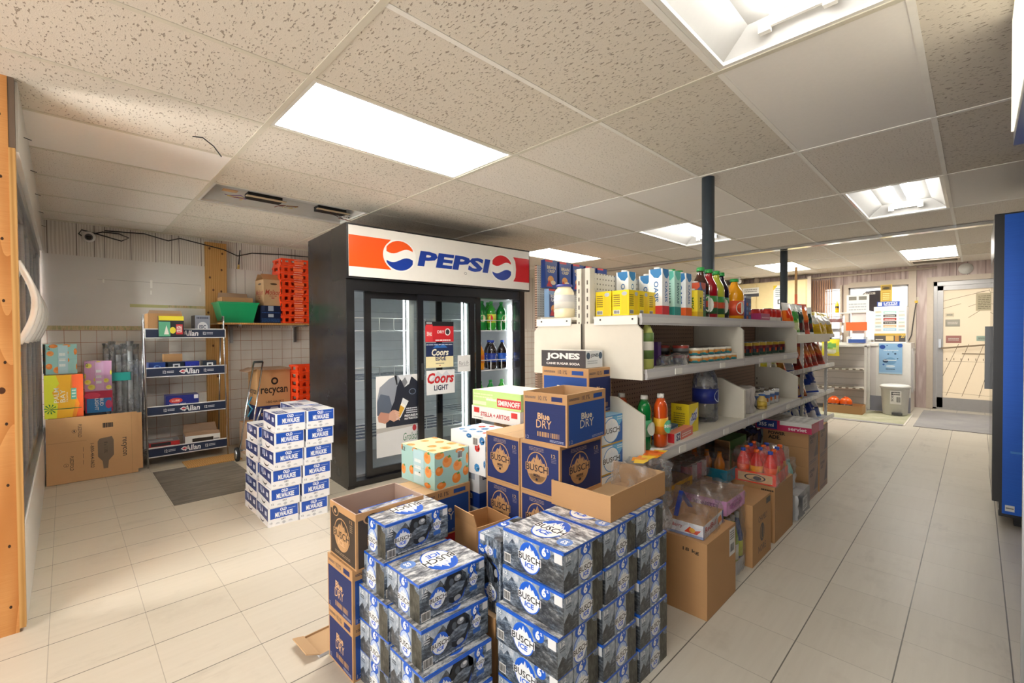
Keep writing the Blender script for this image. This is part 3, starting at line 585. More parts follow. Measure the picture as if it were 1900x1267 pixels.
def case_print(F, sort):
    for s in 'FEBW':
        f = F[s]
        if sort == 'busch':
            f.rect(.04, .035, .97, .93, 'navy_print'); f.greek(.24, .82, .62, .9, '#8a7c80', 3, 2); f.text('12', .8, .76, .9, .83, '#a98f70', 2, .02); f.greek(.8, .66, .92, .75, '#6f6a80', 3, 2)
            mountain(f, .44, .5, .24 if s in 'EW' else .2, .28, '#bd9264', 'navy_print', '#bd9264', 'BUSCH', '#1b1d33', None, 2, halo='#bd9264')
            rx = .24 if s in 'EW' else .2; f.oval(.44, .36, rx*.95, .13, '#bd9264', 4, 20, 180, 360); f.text('BIERE', .36, .33, .52, .38, '#1b1d33', 7, .02); f.oval(.44, .275, .03, .025, '#1b1d33', 7, 8); f.rect(.34, .305, .54, .31, '#1b1d33', 7)
        elif sort == 'dry':
            c = 'navy_print' if s in 'WE' else 'dry_blue'; w = 'F' in s or 'B' in s
            f.rect(.035, .03, .965, .8, c); f.text('10.1%', .36, .85, .56, .94, '#23304a', 2, .0); f.rect(.66, .85, .9, .94, c, 2); f.greek(.04, .87, .3, .92, '#4a4a55', 2, 2)
            f.text('Blue', .34, .47, .62, .6, '#dcd4c4' if w else '#d9b084', 3, .03); f.text('DRY', .31, .3, .66, .46, '#dcd4c4' if w else '#d9b084', 3, .0); f.text('12', .05, .05, .13, .12, '#8d90a8', 2, .01); f.greek(.62, .05, .93, .1, '#9aa3c0', 2, 2)
            if not w: f.bars(.3, .12, .86, .24, 2, None, '#bd9264', n=20)
        elif sort == 'ice':
            f.rect(.03, .03, .97, .87, 'brown_print'); f.oval(.23, .86, .13, .1, '#bd9264', 2, 18); f.oval(.23, .86, .11, .085, 'brown_print', 3, 18); f.text('6', .19, .82, .27, .9, '#d9b084', 4, .02); f.text('12', .78, .78, .88, .84, '#bd9264', 2, .01); f.greek(.78, .62, .88, .76, '#8d7a60', 4, 2)
            mountain(f, .47, .47, .26, .27, '#bd9264', 'brown_print', '#bd9264', 'BUSCH', '#221b14', '#d9b084', 2, halo='#bd9264'); f.greek(.2, .08, .8, .14, '#8d7a60', 2, 2)
def k_case(sort, dims=CS, opened=False, inner='kraft_light'):
    def fn():
        l, w, h = dims; a, b = l/2, w/2
        if not opened:
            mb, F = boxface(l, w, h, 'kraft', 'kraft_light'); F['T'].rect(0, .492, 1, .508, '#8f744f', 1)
        else:
            mb = MB(); e = .005; i = inner
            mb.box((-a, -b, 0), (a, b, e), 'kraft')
            for p, q in (((-a, -b), (a, -b+e)), ((-a, b-e), (a, b)), ((-a, -b+e), (-a+e, b-e)), ((a-e, -b+e), (a, b-e))): mb.box((p[0], p[1], e), (q[0], q[1], h), i)
            F = faces(mb, l, w, h)
            for s in 'FEBW': F[s].rect(0, 0, 1, 1, 'kraft', .3)
            for pz in (.33, .66): mb.box((-a+l*pz-.001, -b+e, e), (-a+l*pz+.001, b-e, e+.01), i)
        case_print(F, sort); return tag(mb.build('beer_case'), 'x', 'case')
    return fn
for s in ('busch', 'dry', 'ice'): KIND['case_'+s] = k_case(s)
KIND['open_dry'] = k_case('dry', (.285, .215, .2), True); KIND['open_ice'] = k_case('ice', (.285, .22, .205), True, 'kraft_pink'); KIND['case_dry_tall'] = k_case('dry', (.27, .178, .2065))
def k_oldmil():
    mb, F = boxface(.27, .19, .1225, '#e4e4e6:.35', '#e4e4e6:.35'); b = '#1f4fae:.3'; nv = '#1d3170:.35'
    for s in 'EW':
        f = F[s]; f.poly([(.06, .4), (.97, .4), (.97, .97), (.06, .97)], b); f.text('OLD', .38, .76, .6, .93, '#f1f2f4', 2, .04); f.text('MILWAUKEE', .22, .46, .8, .72, '#f1f2f4', 2, .03); f.greek(.64, .8, .9, .84, '#c9d2e8', 1, 2)
        f.text('DRY', .42, .26, .56, .35, '#33405f', 2, .02); f.text('12', .05, .15, .13, .24, '#33405f', 2, .01)
        for x in (.3, .5, .72): f.oval(x, .1, .07, .09, '#c3c5cb', 1, 12, 0, 180)
        f.oval(.5, .12, .05, .08, '#b4b7be', 2, 12); f.rect(.97, 0, 1, 1, '#c9cad0', 1)
    for s in 'FB':
        f = F[s]; f.poly([(.02, .42), (.98, .3), (.98, .97), (.02, .97)], nv); f.rect(.18, .62, .4, .9, '#8d99bb', 2); f.rect(.72, .55, .88, .78, '#c4c9d6', 2); f.poly([(.45, .6), (.5, .9), (.56, .6)], '#e4e6ee', 2); f.poly([(.3, .55), (.35, .75), (.4, .55)], '#dfe2ea', 2)
        f.poly([(.3+.22*(1+math.cos(math.radians(a)))*.8, .24+.2*math.sin(math.radians(a))) for a in range(180, 361, 15)]+[(.3+.22*(1+math.cos(math.radians(a)))*.8, .28+.16*math.sin(math.radians(a))) for a in range(360, 179, -15)], '#23262c', 3)
    f = F['T']; f.rect(0, 0, .5, .42, '#dcdde1'); f.rect(.5, .05, .97, .45, '#3a4a78', 1); f.rect(.05, .55, .4, .95, '#8d95ac', 1); f.greek(.55, .12, .9, .4, '#cfd4e0', 3, 2); f.rect(.49, 0, .5, 1, '#a9abb3', 2)
    return tag(mb.build('beer_carton'), 'x', 'carton')
KIND['oldmil'] = k_oldmil
def k_fruit(dims, bg, fc, leaf, seed, n=7, name='drink_carton', text='12', can='#b9dce4', top=None, rr=.026, berries=False):
    def fn():
        l, w, h = dims; mb, F = boxface(l, w, h, bg, top or bg); r = random.Random(seed)
        for s in 'FBEWT':
            f = F[s]; pts = []
            for q in range(70):
                p = (r.uniform(.02, .98), r.uniform(.03, .97))
                if all(math.hypot((p[0]-o[0])*f.w, (p[1]-o[1])*f.h) > rr*2.05 for o in pts): pts.append(p)
                if len(pts) >= n*(2 if s in 'FBT' else 1)+2: break
            for i, (x, y) in enumerate(pts):
                q = rr*r.uniform(.75, 1.05); rx, ry = min(q/f.w, x, 1-x), min(q/f.h, y, 1-y); c = fc[i % len(fc)]
                if berries:
                    for d in range(7): a = d*.9; f.oval(x+rx*.5*math.cos(a), y+ry*.5*math.sin(a), rx*.42, ry*.42, c, 1+(d % 3)*.5, 7)
                else:
                    f.oval(x, y, rx, ry, c, 1, 16); f.oval(x-rx*.2, y+ry*.25, rx*.5, ry*.4, fc[(i+1) % len(fc)], 2, 10)
                if leaf: f.poly([(x, y+ry*.8), (x+rx*.5, y+ry*1.1 if y+ry*1.1 < 1 else 1), (x+rx*.8, y+ry*.7), (x+rx*.3, y+ry*.6)], leaf, 3)
        for s in 'FB':
            f = F[s]; f.rect(.38, .03, .7, .96, can, 3); f.rect(.38, .49, 1, .494, '#6f9aa2', 5); f.rect(.379, .03, .383, .96, '#5f8a92', 5); f.greek(.42, .2, .62, .75, '#eef6f6', 3, 4, seed)
            f.text(text, .04, .82, .13, .94, '#3c4a50', 5, .01)
        f = F['W']; f.bars(.66, .72, .8, .93, 4)
        return tag(mb.build(name), 'x', 'carton')
    return fn
KIND['peach'] = k_fruit((.275, .19, .165), '#a9d3ce', ['#ee8c3a', '#f3a15a'], '#5d9a4c', 3, 7, top='#e6cfa4')
KIND['peach_small'] = k_fruit((.2, .19, .265), '#9ed2cf', ['#ee8c3a', '#f3a15a'], None, 8, 7, text='12', rr=.03)
KIND['lemon'] = k_fruit((.19, .2, .28), '#d3a3cd', ['#e5df4a', '#eee978'], None, 9, 9, can='#dcb6dc')
KIND['berry'] = k_fruit((.2, .255, .183), '#e9ebee', ['#c8322e', '#2c78b8', '#3a8cc8'], None, 4, 6, can='#9fb4cc', berries=True, rr=.022)
def simple_box(name, cat, dims, body, top=None, prints=(), wear=()):
    """a printed box: prints = (side, method, args...)"""
    def fn():
        mb, F = boxface(*dims, body, top)
        for p in prints: getattr(F[p[0]], p[1])(*p[2:])
        return tag(mb.build(name), 'x', cat)
    return fn
def open_box(name, cat, dims, outer, inner, prints=(), flaps=(), t_=.004, low=None):
    """an open carton or tray; low = (side, height) cuts one side down; flaps = (side, length, angle)"""
    def fn():
        l, w, h = dims; a, b = l/2, w/2; mb = MB(); e = t_; hs = {s: h for s in 'FEBW'}
        if low: hs[low[0]] = low[1]
        mb.box((-a, -b, 0), (a, b, e), inner)
        for s, p, q in (('F', (-a, -b), (a, -b+e)), ('B', (-a, b-e), (a, b)), ('W', (-a, -b+e), (-a+e, b-e)), ('E', (a-e, -b+e), (a, b-e))): mb.box((p[0], p[1], e), (q[0], q[1], hs[s]), inner)
        F = faces(mb, l, w, h)
        for s in 'FEBW': F[s].rect(0, 0, 1, hs[s]/h, outer, .3)
        for p in prints: getattr(F[p[0]], p[1])(*p[2:])
        o = tag(mb.build(name), 'x', cat)
        for s, L, ang in flaps:
            f = F[s]; m2 = MB(); A = math.radians(ang); d = f.n*math.cos(A)+Vector((0, 0, 1))*math.sin(A); base = f.o+Vector((0, 0, h)); c = [base, base+f.u*f.w, base+f.u*(f.w-.01)+d*L, base+f.u*.01+d*L]
            nn = (c[1]-c[0]).cross(c[2]-c[1]).normalized()*e; m2.add([*c, *(p-nn for p in c)], [(0, 1, 2, 3), (7, 6, 5, 4), (0, 4, 5, 1), (1, 5, 6, 2), (2, 6, 7, 3), (3, 7, 4, 0)], inner); m2.build('flap', o)
        return o
    return fn
def putc(k, dims, x, y, z, q, label, group=None, jit=0.):
    """place a carton by its nearest lower corner (least x, least y); q = rotation in quarter turns"""
    l, w = dims[:2]
    if q % 2: l, w = w, l
    return put(k, (x+l/2, y+w/2, z), label, q*PI/2+jit, group)
# ---------------------------------------------------------------- Busch Ice columns
g1, g2 = 'mountain print cartons in the right block', 'mountain print cartons in the left block'
h = .1212
def column(k, dims, q, xs, base_y, h, nm, group, jit=.012, z0=0., n=None):
    n = len(xs)
    for i, p in enumerate(xs):     # bottom to top
        putc(k, dims, p[0], p[1], z0+i*h, q, nm % ORD[n-1-i], group, R_.uniform(-jit, jit))
column('busch_ice', BI, -1, [(1.03, .86), (1.03, .86), (1.018, .855), (1.045, .852), (1.054, .858)], 0, h, 'grey blue mountain carton, %s in the right block, nearest column', g1, .008)
column('busch_ice', BI, -1, [(1.25, .845), (1.24, .845), (1.24, .85), (1.262, .852), (1.26, .858)], 0, h, 'grey blue mountain carton, %s in the right block, middle column', g1, .008)
column('busch_ice', BI, -1, [(1.462, .84), (1.465, .84), (1.47, .845), (1.478, .848), (1.466, .858)], 0, h, 'grey blue mountain carton, %s right block column by the brown box', g1, .008)
column('busch_ice', BI, 2, [(.757, 1.375), (.752, 1.36), (.75, 1.362), (.762, 1.40), (.778, 1.42)], 0, h, 'grey blue mountain carton, %s in the left block\'s rear column', g2, .01)
column('busch_ice', BI, 2, [(.735, 1.12), (.745, 1.135), (.756, 1.165), (.772, 1.2)], 0, h, 'grey blue mountain carton, %s in the left block\'s front column', g2, .012)
KIND['plinth_box'] = simple_box('cardboard_box', 'box', (.22, .2, .275), 'kraft', 'kraft_light', [('W', 'rect', .1, .3, .5, .5, '#a3242a', 1)])
put('plinth_box', (1.16, 1.26, 0), 'brown cardboard box between the two blocks, under an upright mountain carton')
o = put('busch_ice', (1.0, 1.25, .408), 'mountain carton standing on end between the left and right blocks')
o.rotation_euler = Matrix(((0, -1, 0), (0, 0, 1), (-1, 0, 0))).to_euler(); o.location = (1.17, 1.15, .277+.132)
KIND['torn_box'] = open_box('cardboard_box', 'box', (.17, .16, .24), 'kraft', 'kraft', [], [('W', .05, 80)])
put('torn_box', (1.235, 1.44, .26), 'torn brown open box behind the upright mountain carton', -.1)
# tray on top of the right block
KIND['shallow_tray'] = open_box('cardboard_tray', 'tray', (.40, .265, .092), 'kraft', 'kraft_light', [('F', 'greek', .6, .2, .61, .9, '#a9835a', 1, 1)])
putc('shallow_tray', (.40, .265), 1.335, .882, 5*h+.001, 0, 'empty shallow brown cardboard tray lying on the right mountain carton block', None, .01)
# ---------------------------------------------------------------- navy cases
gb = 'navy beer cases behind the tray'
for i in range(4):
    putc('case_busch', CS, 1.343, 1.112, i*.2075, 0, 'navy and brown mountain beer case, %s in the front column behind the tray' % ORD[3-i], gb, .006)
    putc('case_busch', CS, 1.343, 1.326, i*.2075, 0, 'navy and brown mountain beer case, %s in the column beside the berry carton' % ORD[3-i], gb, -.004)
putc('open_dry', (.285, .215), 1.345, 1.092, .829, 0, 'open empty blue and brown case on top of the navy mountain cases', None, .07)
gd = 'dry beer cases at the left end'
putc('case_dry', CS, .728, 1.572, 0, 0, 'navy and brown lettered case, bottom of the left end stack on the floor', gd); putc('case_dry', CS, .724, 1.566, .2075, 0, 'navy and brown lettered case, middle of the left end stack', gd, .01)
putc('open_ice', (.285, .22), .731, 1.545, .416, 0, 'open empty dark brown mountain case on top of the left end stack', None, .0)
KIND['flat_carton'] = open_box('flattened_carton', 'cardboard', (.28, .155, .012), '#c9ccd2', 'kraft_light', [], [('W', .05, 20)])
put('flat_carton', (.83, 1.872, .001), 'flattened brown carton lying on the floor behind the left end stack', 0.03)
# blue dry under the peach carton and what carries it
KIND['red_case'] = simple_box('beer_case', 'case', (.28, .21, .16), '#a3262c', 'kraft_light', [('F', 'greek', .1, .2, .9, .5, '#e6d6d0', 2, 1)])
putc('case_dry', CS, 1.06, 1.65, .0, 0, 'lettered case on the floor below the red case'); putc('red_case', CS, 1.06, 1.65, .2075, 0, 'red case under the blue lettered case'); 
putc('case_dry', CS, 1.06, 1.65, .3685, 0, 'blue lettered case directly under the peach carton'); putc('peach', (.275, .19), 1.15, 1.66, .5755, 1, 'aqua carton with orange peaches, stacked right of the open brown case')
# striped narrow column
KIND['white_carton'] = simple_box('beer_carton', 'carton', (.2, .13, .096), '#dfe3ea:.3', '#eceef2:.3', [('W', 'rect', .3, .6, .75, .9, '#a9b3c4', 1), ('F', 'rect', .1, .62, .28, .97, '#1f2c58', 1), ('F', 'text', '12', .13, .68, .25, .85, '#eeeeee', 2), ('F', 'oval', .45, .4, .12, .14, '#2a4f9c', 1), ('F', 'greek', .3, .2, .9, .5, '#8d9ab8', 2, 2)])
KIND['blue_carton'] = simple_box('beer_carton', 'carton', (.2, .13, .07), '#1c3f94:.3', '#2a4fa8:.3', [('W', 'bars', .25, .5, .6, .85, 1), ('F', 'greek', .35, .2, .9, .45, '#c9d4ee', 2, 1), ('F', 'bars', .6, .5, .85, .85, 1)])
z = .617
for i in range(7):
    wht = i % 2 == 0; hh = .096 if wht else .07; z -= hh
    if z < 0: break
    putc('white_carton' if wht else 'blue_carton', (.2, .13), 1.366, 1.612, z, 0, '%s small carton, %s in the narrow striped column under the berry carton' % ('white' if wht else 'blue', ORD[i]), 'small cartons in the striped column', .02 if i in (2, 5) else -.01)
putc('berry', (.2, .255), 1.345, 1.545, .618, 0, 'white carton with red and blue berries left of the navy cases')
KIND['stella'] = open_box('beer_tray', 'tray', (.37, .27, .072), '#e6e2dd', 'kraft', [('F', 'text', 'STELLA + ARTOIS', .2, .3, .8, .62, '#b3272d', 2, .03), ('F', 'rect', .05, .5, .17, .88, '#c8322e', 1), ('F', 'rect', .83, .5, .95, .88, '#c8322e', 1), ('F', 'greek', .04, .1, .25, .2, '#8d8a88', 1, 1)])
KIND['smirnoff'] = simple_box('drink_carton', 'carton', (.36, .27, .085), '#b9d98a:.4', '#e2e0d2', [('F', 'rect', .0, .1, .3, .32, '#d6ddbb', 1), ('F', 'greek', .03, .5, .45, .85, '#d4ecb0', 2, 1), ('F', 'rect', .53, .12, 1., .62, '#c83a44', 1), ('F', 'text', 'SMIRNOFF', .55, .2, .98, .52, '#f2e6e0', 2, .03), ('F', 'greek', .3, .35, .52, .6, '#eef3e0', 1, 1), ('T', 'rect', 0, .0, 1, .02, '#9ac060', 1)])
for i in range(4): putc('case_dry', CS, 1.64, 1.6, i*.2, 0, 'brown case, %s in the column under the white tray' % ORD[3-i], 'brown cases under the white tray')
putc('stella', (.37, .27), 1.585, 1.56, .806, -1, 'white tray with red lettering beside the berry carton'); putc('smirnoff', (.36, .27), 1.585, 1.56, .879, -1, 'pale green carton with a red label on the white tray', None, .02)
# busch light column, dry case and root beer tray in front of the shelf end
KIND['busch_light'] = lambda: None
def k_blight():
    mb, F = boxface(.255, .185, .1285, '#3a86c8:.3', '#8fc0e0')
    for s in 'FBEW':
        f = F[s]; f.rect(0, 0, 1, .06, '#b8963c', 1); f.rect(.0, .06, .5, .97, '#e8eef2', 1); f.poly([(.45, .06), (.55, .35), (.72, .55), (1, .8), (1, .06)], '#1f5fae', 2); f.poly([(.5, .97), (.6, .7), (.8, .6), (1, .95)], '#6ab4dc', 1)
        mountain(f, .45, .5, .3 if s in 'EW' else .22, .38, '#4a9ad8', '#eef2f5', '#e6eef4', 'BUSCH', '#15171c', None, 2); f.greek(.7, .8, .95, .95, '#d9e8f0', 2, 3)
    return tag(mb.build('beer_carton'), 'x', 'carton')
KIND['busch_light'] = k_blight
for i in range(7): putc('busch_light', (.255, .185), 1.632, 1.125, i*.1285, -1, 'light blue wave carton, %s between navy cases and white shelf end' % ORD[6-i], 'light blue wave cartons')
putc('case_dry_tall', (.27, .178), 1.638, 1.19, .9, -1, 'closed blue and brown case under the small root beer tray')
KIND['jones'] = simple_box('soda_tray', 'tray', (.255, .135, .077), '#3d3d42:.3', '#cfc9c0', [('F', 'text', 'JONES', .12, .38, .88, .85, '#e6e4e2', 2, .05), ('F', 'text', 'CANE SUGAR SODA', .12, .14, .88, .28, '#e6e4e2', 2, .03)] + [('E', 'rect', 0, 0, 1, 1, '#dde2e6:.3', 1), ('E', 'text', 'JONES', .3, .58, .75, .82, '#2c3c4c', 2, .04), ('E', 'oval', .15, .7, .11, .2, '#2c4a66', 2), ('E', 'oval', .87, .7, .11, .2, '#2c4a66', 2), ('E', 'greek', .1, .2, .7, .45, '#aab4bc', 2, 2), ('T', 'greek', .1, .1, .9, .9, '#e0ddd8', 3, 1)])
putc('jones', (.255, .135), 1.645, 1.215, 1.108, -1, 'black and white lettered soda tray, top of the stack before the white shelf end', None, .03)
KIND['wrap_crumple'] = lambda: None
def wrap(name, dims, m, seed=1, amp=.012, cat='wrap', nx=14, ny=14, nz=7, label='x', sag=0.):
    """crumpled clear film pulled over a box shape"""
    l, w, h = dims; r = random.Random(seed); mb = MB(); ph = [r.uniform(0, 6) for _ in range(9)]
    def P(u, v):    # u round the side, v from bottom edge over the top to centre
        pass
    def dsp(p):
        x, y, z = p; d = amp*(math.sin(37*x+ph[0]+5*math.sin(21*y+ph[1]))+math.sin(43*y+ph[2]+4*math.sin(29*z+ph[3]))+.6*math.sin(90*x+60*y+80*z+ph[4]))*.5
        n = Vector((x/l*2, y/w*2, max(0, z/h*2-1))); n = n.normalized() if n.length > 0 else Vector((0, 0, 1)); return Vector(p)+n*d
    def grid(o, u, v, nu, nv):
        o, u, v = Vector(o), Vector(u), Vector(v); vs = [dsp(o+u*i/nu+v*j/nv) for j in range(nv+1) for i in range(nu+1)]
        mb.add(vs, [(j*(nu+1)+i, j*(nu+1)+i+1, (j+1)*(nu+1)+i+1, (j+1)*(nu+1)+i) for j in range(nv) for i in range(nu)], m, True)
    a, b = l/2, w/2
    grid((-a, -b, 0), (l, 0, 0), (0, 0, h), nx, nz); grid((a, b, 0), (-l, 0, 0), (0, 0, h), nx, nz); grid((a, -b, 0), (0, w, 0), (0, 0, h), ny, nz); grid((-a, b, 0), (0, -w, 0), (0, 0, h), ny, nz); grid((-a, -b, h), (l, 0, 0), (0, w, 0), nx, ny)
    return mb

# ================================================================ SODA FRIDGE
fr = thing('display_fridge', 'wide black sliding glass door soda fridge with lit lettered header', 'fridge', (1.63, 3.575, 0), -math.radians(3.4))
Wf, Df, Hf = 1.955, .93, 2.165
mb = MB(); w = .055
mb.box((0, 0, 0), (w, Df, Hf), 'fridge_side'); mb.box((Wf-w, 0, 0), (Wf, Df, 2.1), 'fridge_side'); mb.box((w, Df-.05, .0), (Wf-w, Df, 2.1), 'black_frame'); mb.box((w, .02, 1.66), (Wf-w, Df-.05, 2.1), 'black_frame'); mb.box((w, .02, 0), (Wf-w, Df-.05, .03), 'black_frame')
mb.build('cabinet', fr)
mb = MB(); i = 'fridge_inside'; mb.box((w, .12, .03), (w+.01, Df-.05, 1.66), i); mb.box((Wf-w-.01, .12, .03), (Wf-w, Df-.05, 1.66), i); mb.box((w+.01, Df-.07, .03), (Wf-w-.01, Df-.05, 1.66), i); mb.box((w+.01, .12, .03), (Wf-w-.01, Df-.07, .07), '#8f9092:.35'); mb.box((w+.01, .1, 1.63), (Wf-w-.01, Df-.07, 1.659), i)
mb.box((.62, .1, .07), (.67, .15, 1.63), 'wire_white'); mb.box((1.27, .1, .07), (1.32, .15, 1.63), 'wire_white')
for k in range(14): mb.box((w+.012, Df-.074, .2+k*.1), (Wf-w-.012, Df-.07, .204+k*.1), '#a5a9aa')
mb.build('interior', fr)
for x in (.6, 1.25, 1.87):
    mb = MB(); mb.tube([(x, .16, .12), (x, .16, 1.58)], .008, 'cooler_tube', 8); mb.build('fluorescent_tube', fr)
mb = MB(); mb.box((w, -.005, 1.63), (Wf-w, .1, 1.72), 'black_frame'); mb.box((w, -.0, .03), (Wf-w, .1, .055), 'black_frame'); mb.box((0, -.012, .03), (w+.01, 0, 1.72), 'black_frame'); mb.box((Wf-w-.01, -.012, .03), (Wf, 0, 1.72), 'black_frame'); mb.build('door_track', fr)
mb = MB(); hz0, hz1 = 1.735, 2.165; mb.box((-.004, -.035, hz0-.012), (2.012, .3, hz1+.003), 'black_frame'); mb.build('header_box', fr)
mb = MB(); mb.box((.012, -.042, hz0+.006), (1.996, -.036, hz1-.012), '#e9e6e0:.25'); f = Face(mb, (.012, -.042, hz0+.006), (1, 0, 0), (0, 0, 1), 1.984, hz1-hz0-.018)
org, red, blu = '#f25a1e:.2', '#d2202c:.2', '#1f3f9c:.2'
f.poly([(0, .19), (.185, .19), (.165, .3), (.16, .5), (.165, .7), (.185, .81), (0, .81)], org, 1); f.poly([(.885, .19), (1, .19), (1, .81), (.885, .81), (.9, .7), (.905, .5), (.9, .3)], red, 1)
def globe(cx, top, bot, rx=.072, ry=.31, flip=1):
    f.oval(cx, .5, rx*1.09, ry*1.09, '#f4f2ee:.2', 2, 36); f.oval(cx, .5, rx, ry, '#f4f2ee:.2', 3, 36)
    wv = lambda x, o: o+.05*math.sin(x*PI*1.0*flip)
    for s, c, o in ((1, top, .09), (-1, bot, -.09)):
        xs = [-.985+1.97*q/18 for q in range(19)]; lo = [(cx+x*rx, .5+o+.055*math.sin(x*PI)*flip) for x in xs if abs(o) < ry*math.sqrt(max(0, 1-x*x))+.03]
        x0, x1 = (lo[0][0]-cx)/rx, (lo[-1][0]-cx)/rx; a0, a1 = math.acos(max(-1, min(1, x1*.99))), math.acos(max(-1, min(1, x0*.99)))
        arc = [(cx+rx*math.cos(a0+(a1-a0)*q/20), .5+s*ry*math.sin(a0+(a1-a0)*q/20)) for q in range(21)]
        f.poly(lo+arc if s > 0 else (lo+arc)[::-1], c, 4)
globe(.226, org, blu); globe(.806, red, blu)
f.text('PEPSI', .312, .33, .73, .67, blu, 4, .045, .12, 0, 1.02); f.oval(.575, .27, .008, .03, '#4a4a52', 4, 10); f.oval(.575, .27, .006, .022, '#e9e6e0', 5, 10)
mb.build('header_sign', fr)
def fdoor(x0, x1, y, stick=()):
    mb = MB(); s = .055
    for a, b, c, d in ((x0, x0+s, .055, 1.63), (x1-s, x1, .055, 1.63), (x0+s, x1-s, .055, .12), (x0+s, x1-s, 1.575, 1.63)): mb.box((a, y, c), (b, y+.025, d), 'black_frame')
    d = mb.build('door', fr); mb = MB(); mb.box((x0+s, y+.011, .12), (x1-s, y+.015, 1.575), 'glass'); mb.build('pane', d); return d
fdoor(.175, .735, .04); d2 = fdoor(.66, 1.295, .008); fdoor(.9, 1.42, .072)
mb = MB(); mb.box((.69, .0, .85), (.715, .008, 1.0), '#3a3b40:.3'); mb.build('handle', d2)
def poster(name, x, y, z, w, h, bg, fn, label, cat='sign', th=.001):
    mb = MB(); mb.box((0, 0, 0), (w, th, h), bg); f = Face(mb, (0, 0, 0), (1, 0, 0), (0, 0, 1), w, h); fn(f)
    c, s = math.cos(fr.rotation_euler.z), math.sin(fr.rotation_euler.z)
    return solo(mb, name, label, cat, (1.63+x*c-y*s, 3.575+x*s+y*c, z), fr.rotation_euler.z)
def p1(f):
    f.rect(0, 0, 1, .36, '#d7d8da', 1); f.poly([(0, .3), (1, .34), (1, .36), (0, .36)], '#b5b3b0', 2); nv = '#262b38'
    f.poly([(.22, .36), (.22, .62), (.3, .78), (.42, .93), (.6, .98), (.85, .97), (1, .9), (1, .36)], nv, 2); f.poly([(.05, .48), (.02, .7), (.08, .86), (.3, .96), (.5, 1), (.6, 1), (.48, .85), (.42, .68), (.3, .55), (.28, .5)], '#8f96a2', 3)
    f.poly([(.02, .52), (.3, .5), (.36, .62), (.3, .75), (.1, .78), (.02, .68)], '#5b6678', 4); f.poly([(.5, 1), (.6, .92), (.66, .84), (.78, .88), (.85, 1)], '#d5d9e0', 4); f.poly([(.6, .92), (.66, .84), (.74, .9), (.68, .97)], '#7f838a', 5); f.poly([(.42, 1), (.47, .88), (.5, .88), (.48, 1)], '#171b24', 5)
    f.poly([(.05, .44), (.2, .41), (.34, .46), (.36, .52), (.1, .56), (.03, .5)], '#c48f7c', 5)
    f.poly([(.28, .46), (.3, .54), (.38, .57), (.47, .55), (.52, .5), (.5, .44), (.4, .42)], '#d2a591', 6)
    for q in range(4): f.poly([(.4+.02*q, .55-.028*q), (.42+.02*q, .57-.028*q), (.54, .535-.03*q), (.54, .515-.03*q)], '#dcb29e', 7)
    f.poly([(.46, .44), (.56, .46), (.76, .66), (.62, .71)], '#dfe3e6', 6.5); f.poly([(.48, .46), (.54, .465), (.66, .58), (.56, .62)], '#d9a93a', 6.8); f.poly([(.56, .62), (.66, .58), (.69, .61), (.59, .65)], '#f2efe6', 6.9)
    f.greek(.7, .5, .98, .58, '#d5d9e2', 3, 3); f.text('PRECURSEUR', .66, .46, .99, .49, '#eef0f4', 4, .03); f.text('PAR TRADITION', .66, .425, .99, .45, '#eef0f4', 4, .03)
    f.oval(.9, .31, .05, .04, '#b83a44', 4, 14); f.text('Grolsch', .62, .16, 1., .26, '#3f7a5c', 4, .0, .25); f.oval(.86, .78, .09, .04, '#6f7c90', 4, 16); f.oval(.86, .78, .07, .03, nv, 5, 16)
poster('poster', .27, .048, .2, .405, .705, '#e9e9e8', p1, 'tall advert poster of an aproned person holding a glass, on the left fridge door', 'poster')
def p2(f): f.rect(0, 0, 1, .78, '#c8252f', 1); f.rect(0, .78, 1, 1, '#1c1d22', 1); f.text('DRY', .42, .42, .66, .56, '#f2efec', 2, .02); f.oval(.78, .49, .1, .18, '#e9e7e4', 2, 18); f.oval(.78, .49, .07, .13, '#33343a', 3, 16); f.rect(.02, .02, .25, .85, '#d63a40', 3); f.rect(.04, .88, .23, .97, '#9fa0a4', 3); f.text('DRY', .05, .3, .22, .5, '#f0e6e2', 4, .03, 0, 90); f.greek(.35, .02, .9, .14, '#e8e6e2', 1, 2)
poster('door_sticker', .73, .003, 1.195, .31, .19, '#e9e6e2', p2, 'red sticker with a can on the middle fridge door', 'sticker')
def p3(f): f.rect(0, .45, 1, 1, '#1d2c55', 1); f.poly([(.25, .8), (.4, .95), (.5, .85), (.62, .97), (.78, .8)], '#2f6cb8', 2); f.text('Coors', .2, .48, .82, .76, '#f0ead4', 3, .03, .2); f.text('EDGE', .34, .28, .72, .46, '#22305a', 3, .03); f.greek(.35, .14, .66, .19, '#3a3f55', 1, 2); f.poly([(.46, .1), (.5, .06), (.54, .1)], '#b8282e', 2); f.greek(.02, .9, .98, .96, '#c9cdd8', 1, 3)
poster('door_sticker', .735, .003, .955, .3, .23, '#efe3b4', p3, 'navy and cream mountain sticker on the middle fridge door, middle of three', 'sticker')
def p4(f): f.poly([(.1, .55), (.4, .95), (.55, .8), (.7, .97), (.95, .55)], '#cfd6de', 1); f.text('Coors', .03, .45, .97, .9, '#c2262c', 2, .035, .2); f.text('LIGHT', .26, .16, .76, .38, '#2b3550', 2, .03)
poster('door_sticker', .738, .003, .705, .31, .225, '#e6e8ea', p4, 'white sticker with big red script on the middle fridge door, lowest of three', 'sticker')
def p5(f): f.text("Flor's Fr.", .1, .4, .9, .65, '#3c4046', 1, -.01, .2); f.rect(.1, .34, .85, .36, '#3c4046', 1)
poster('paper_note', 1.085, .003, .9, .15, .16, '#e9eaea', p5, 'small handwritten white note on the right of the middle fridge door', 'note')
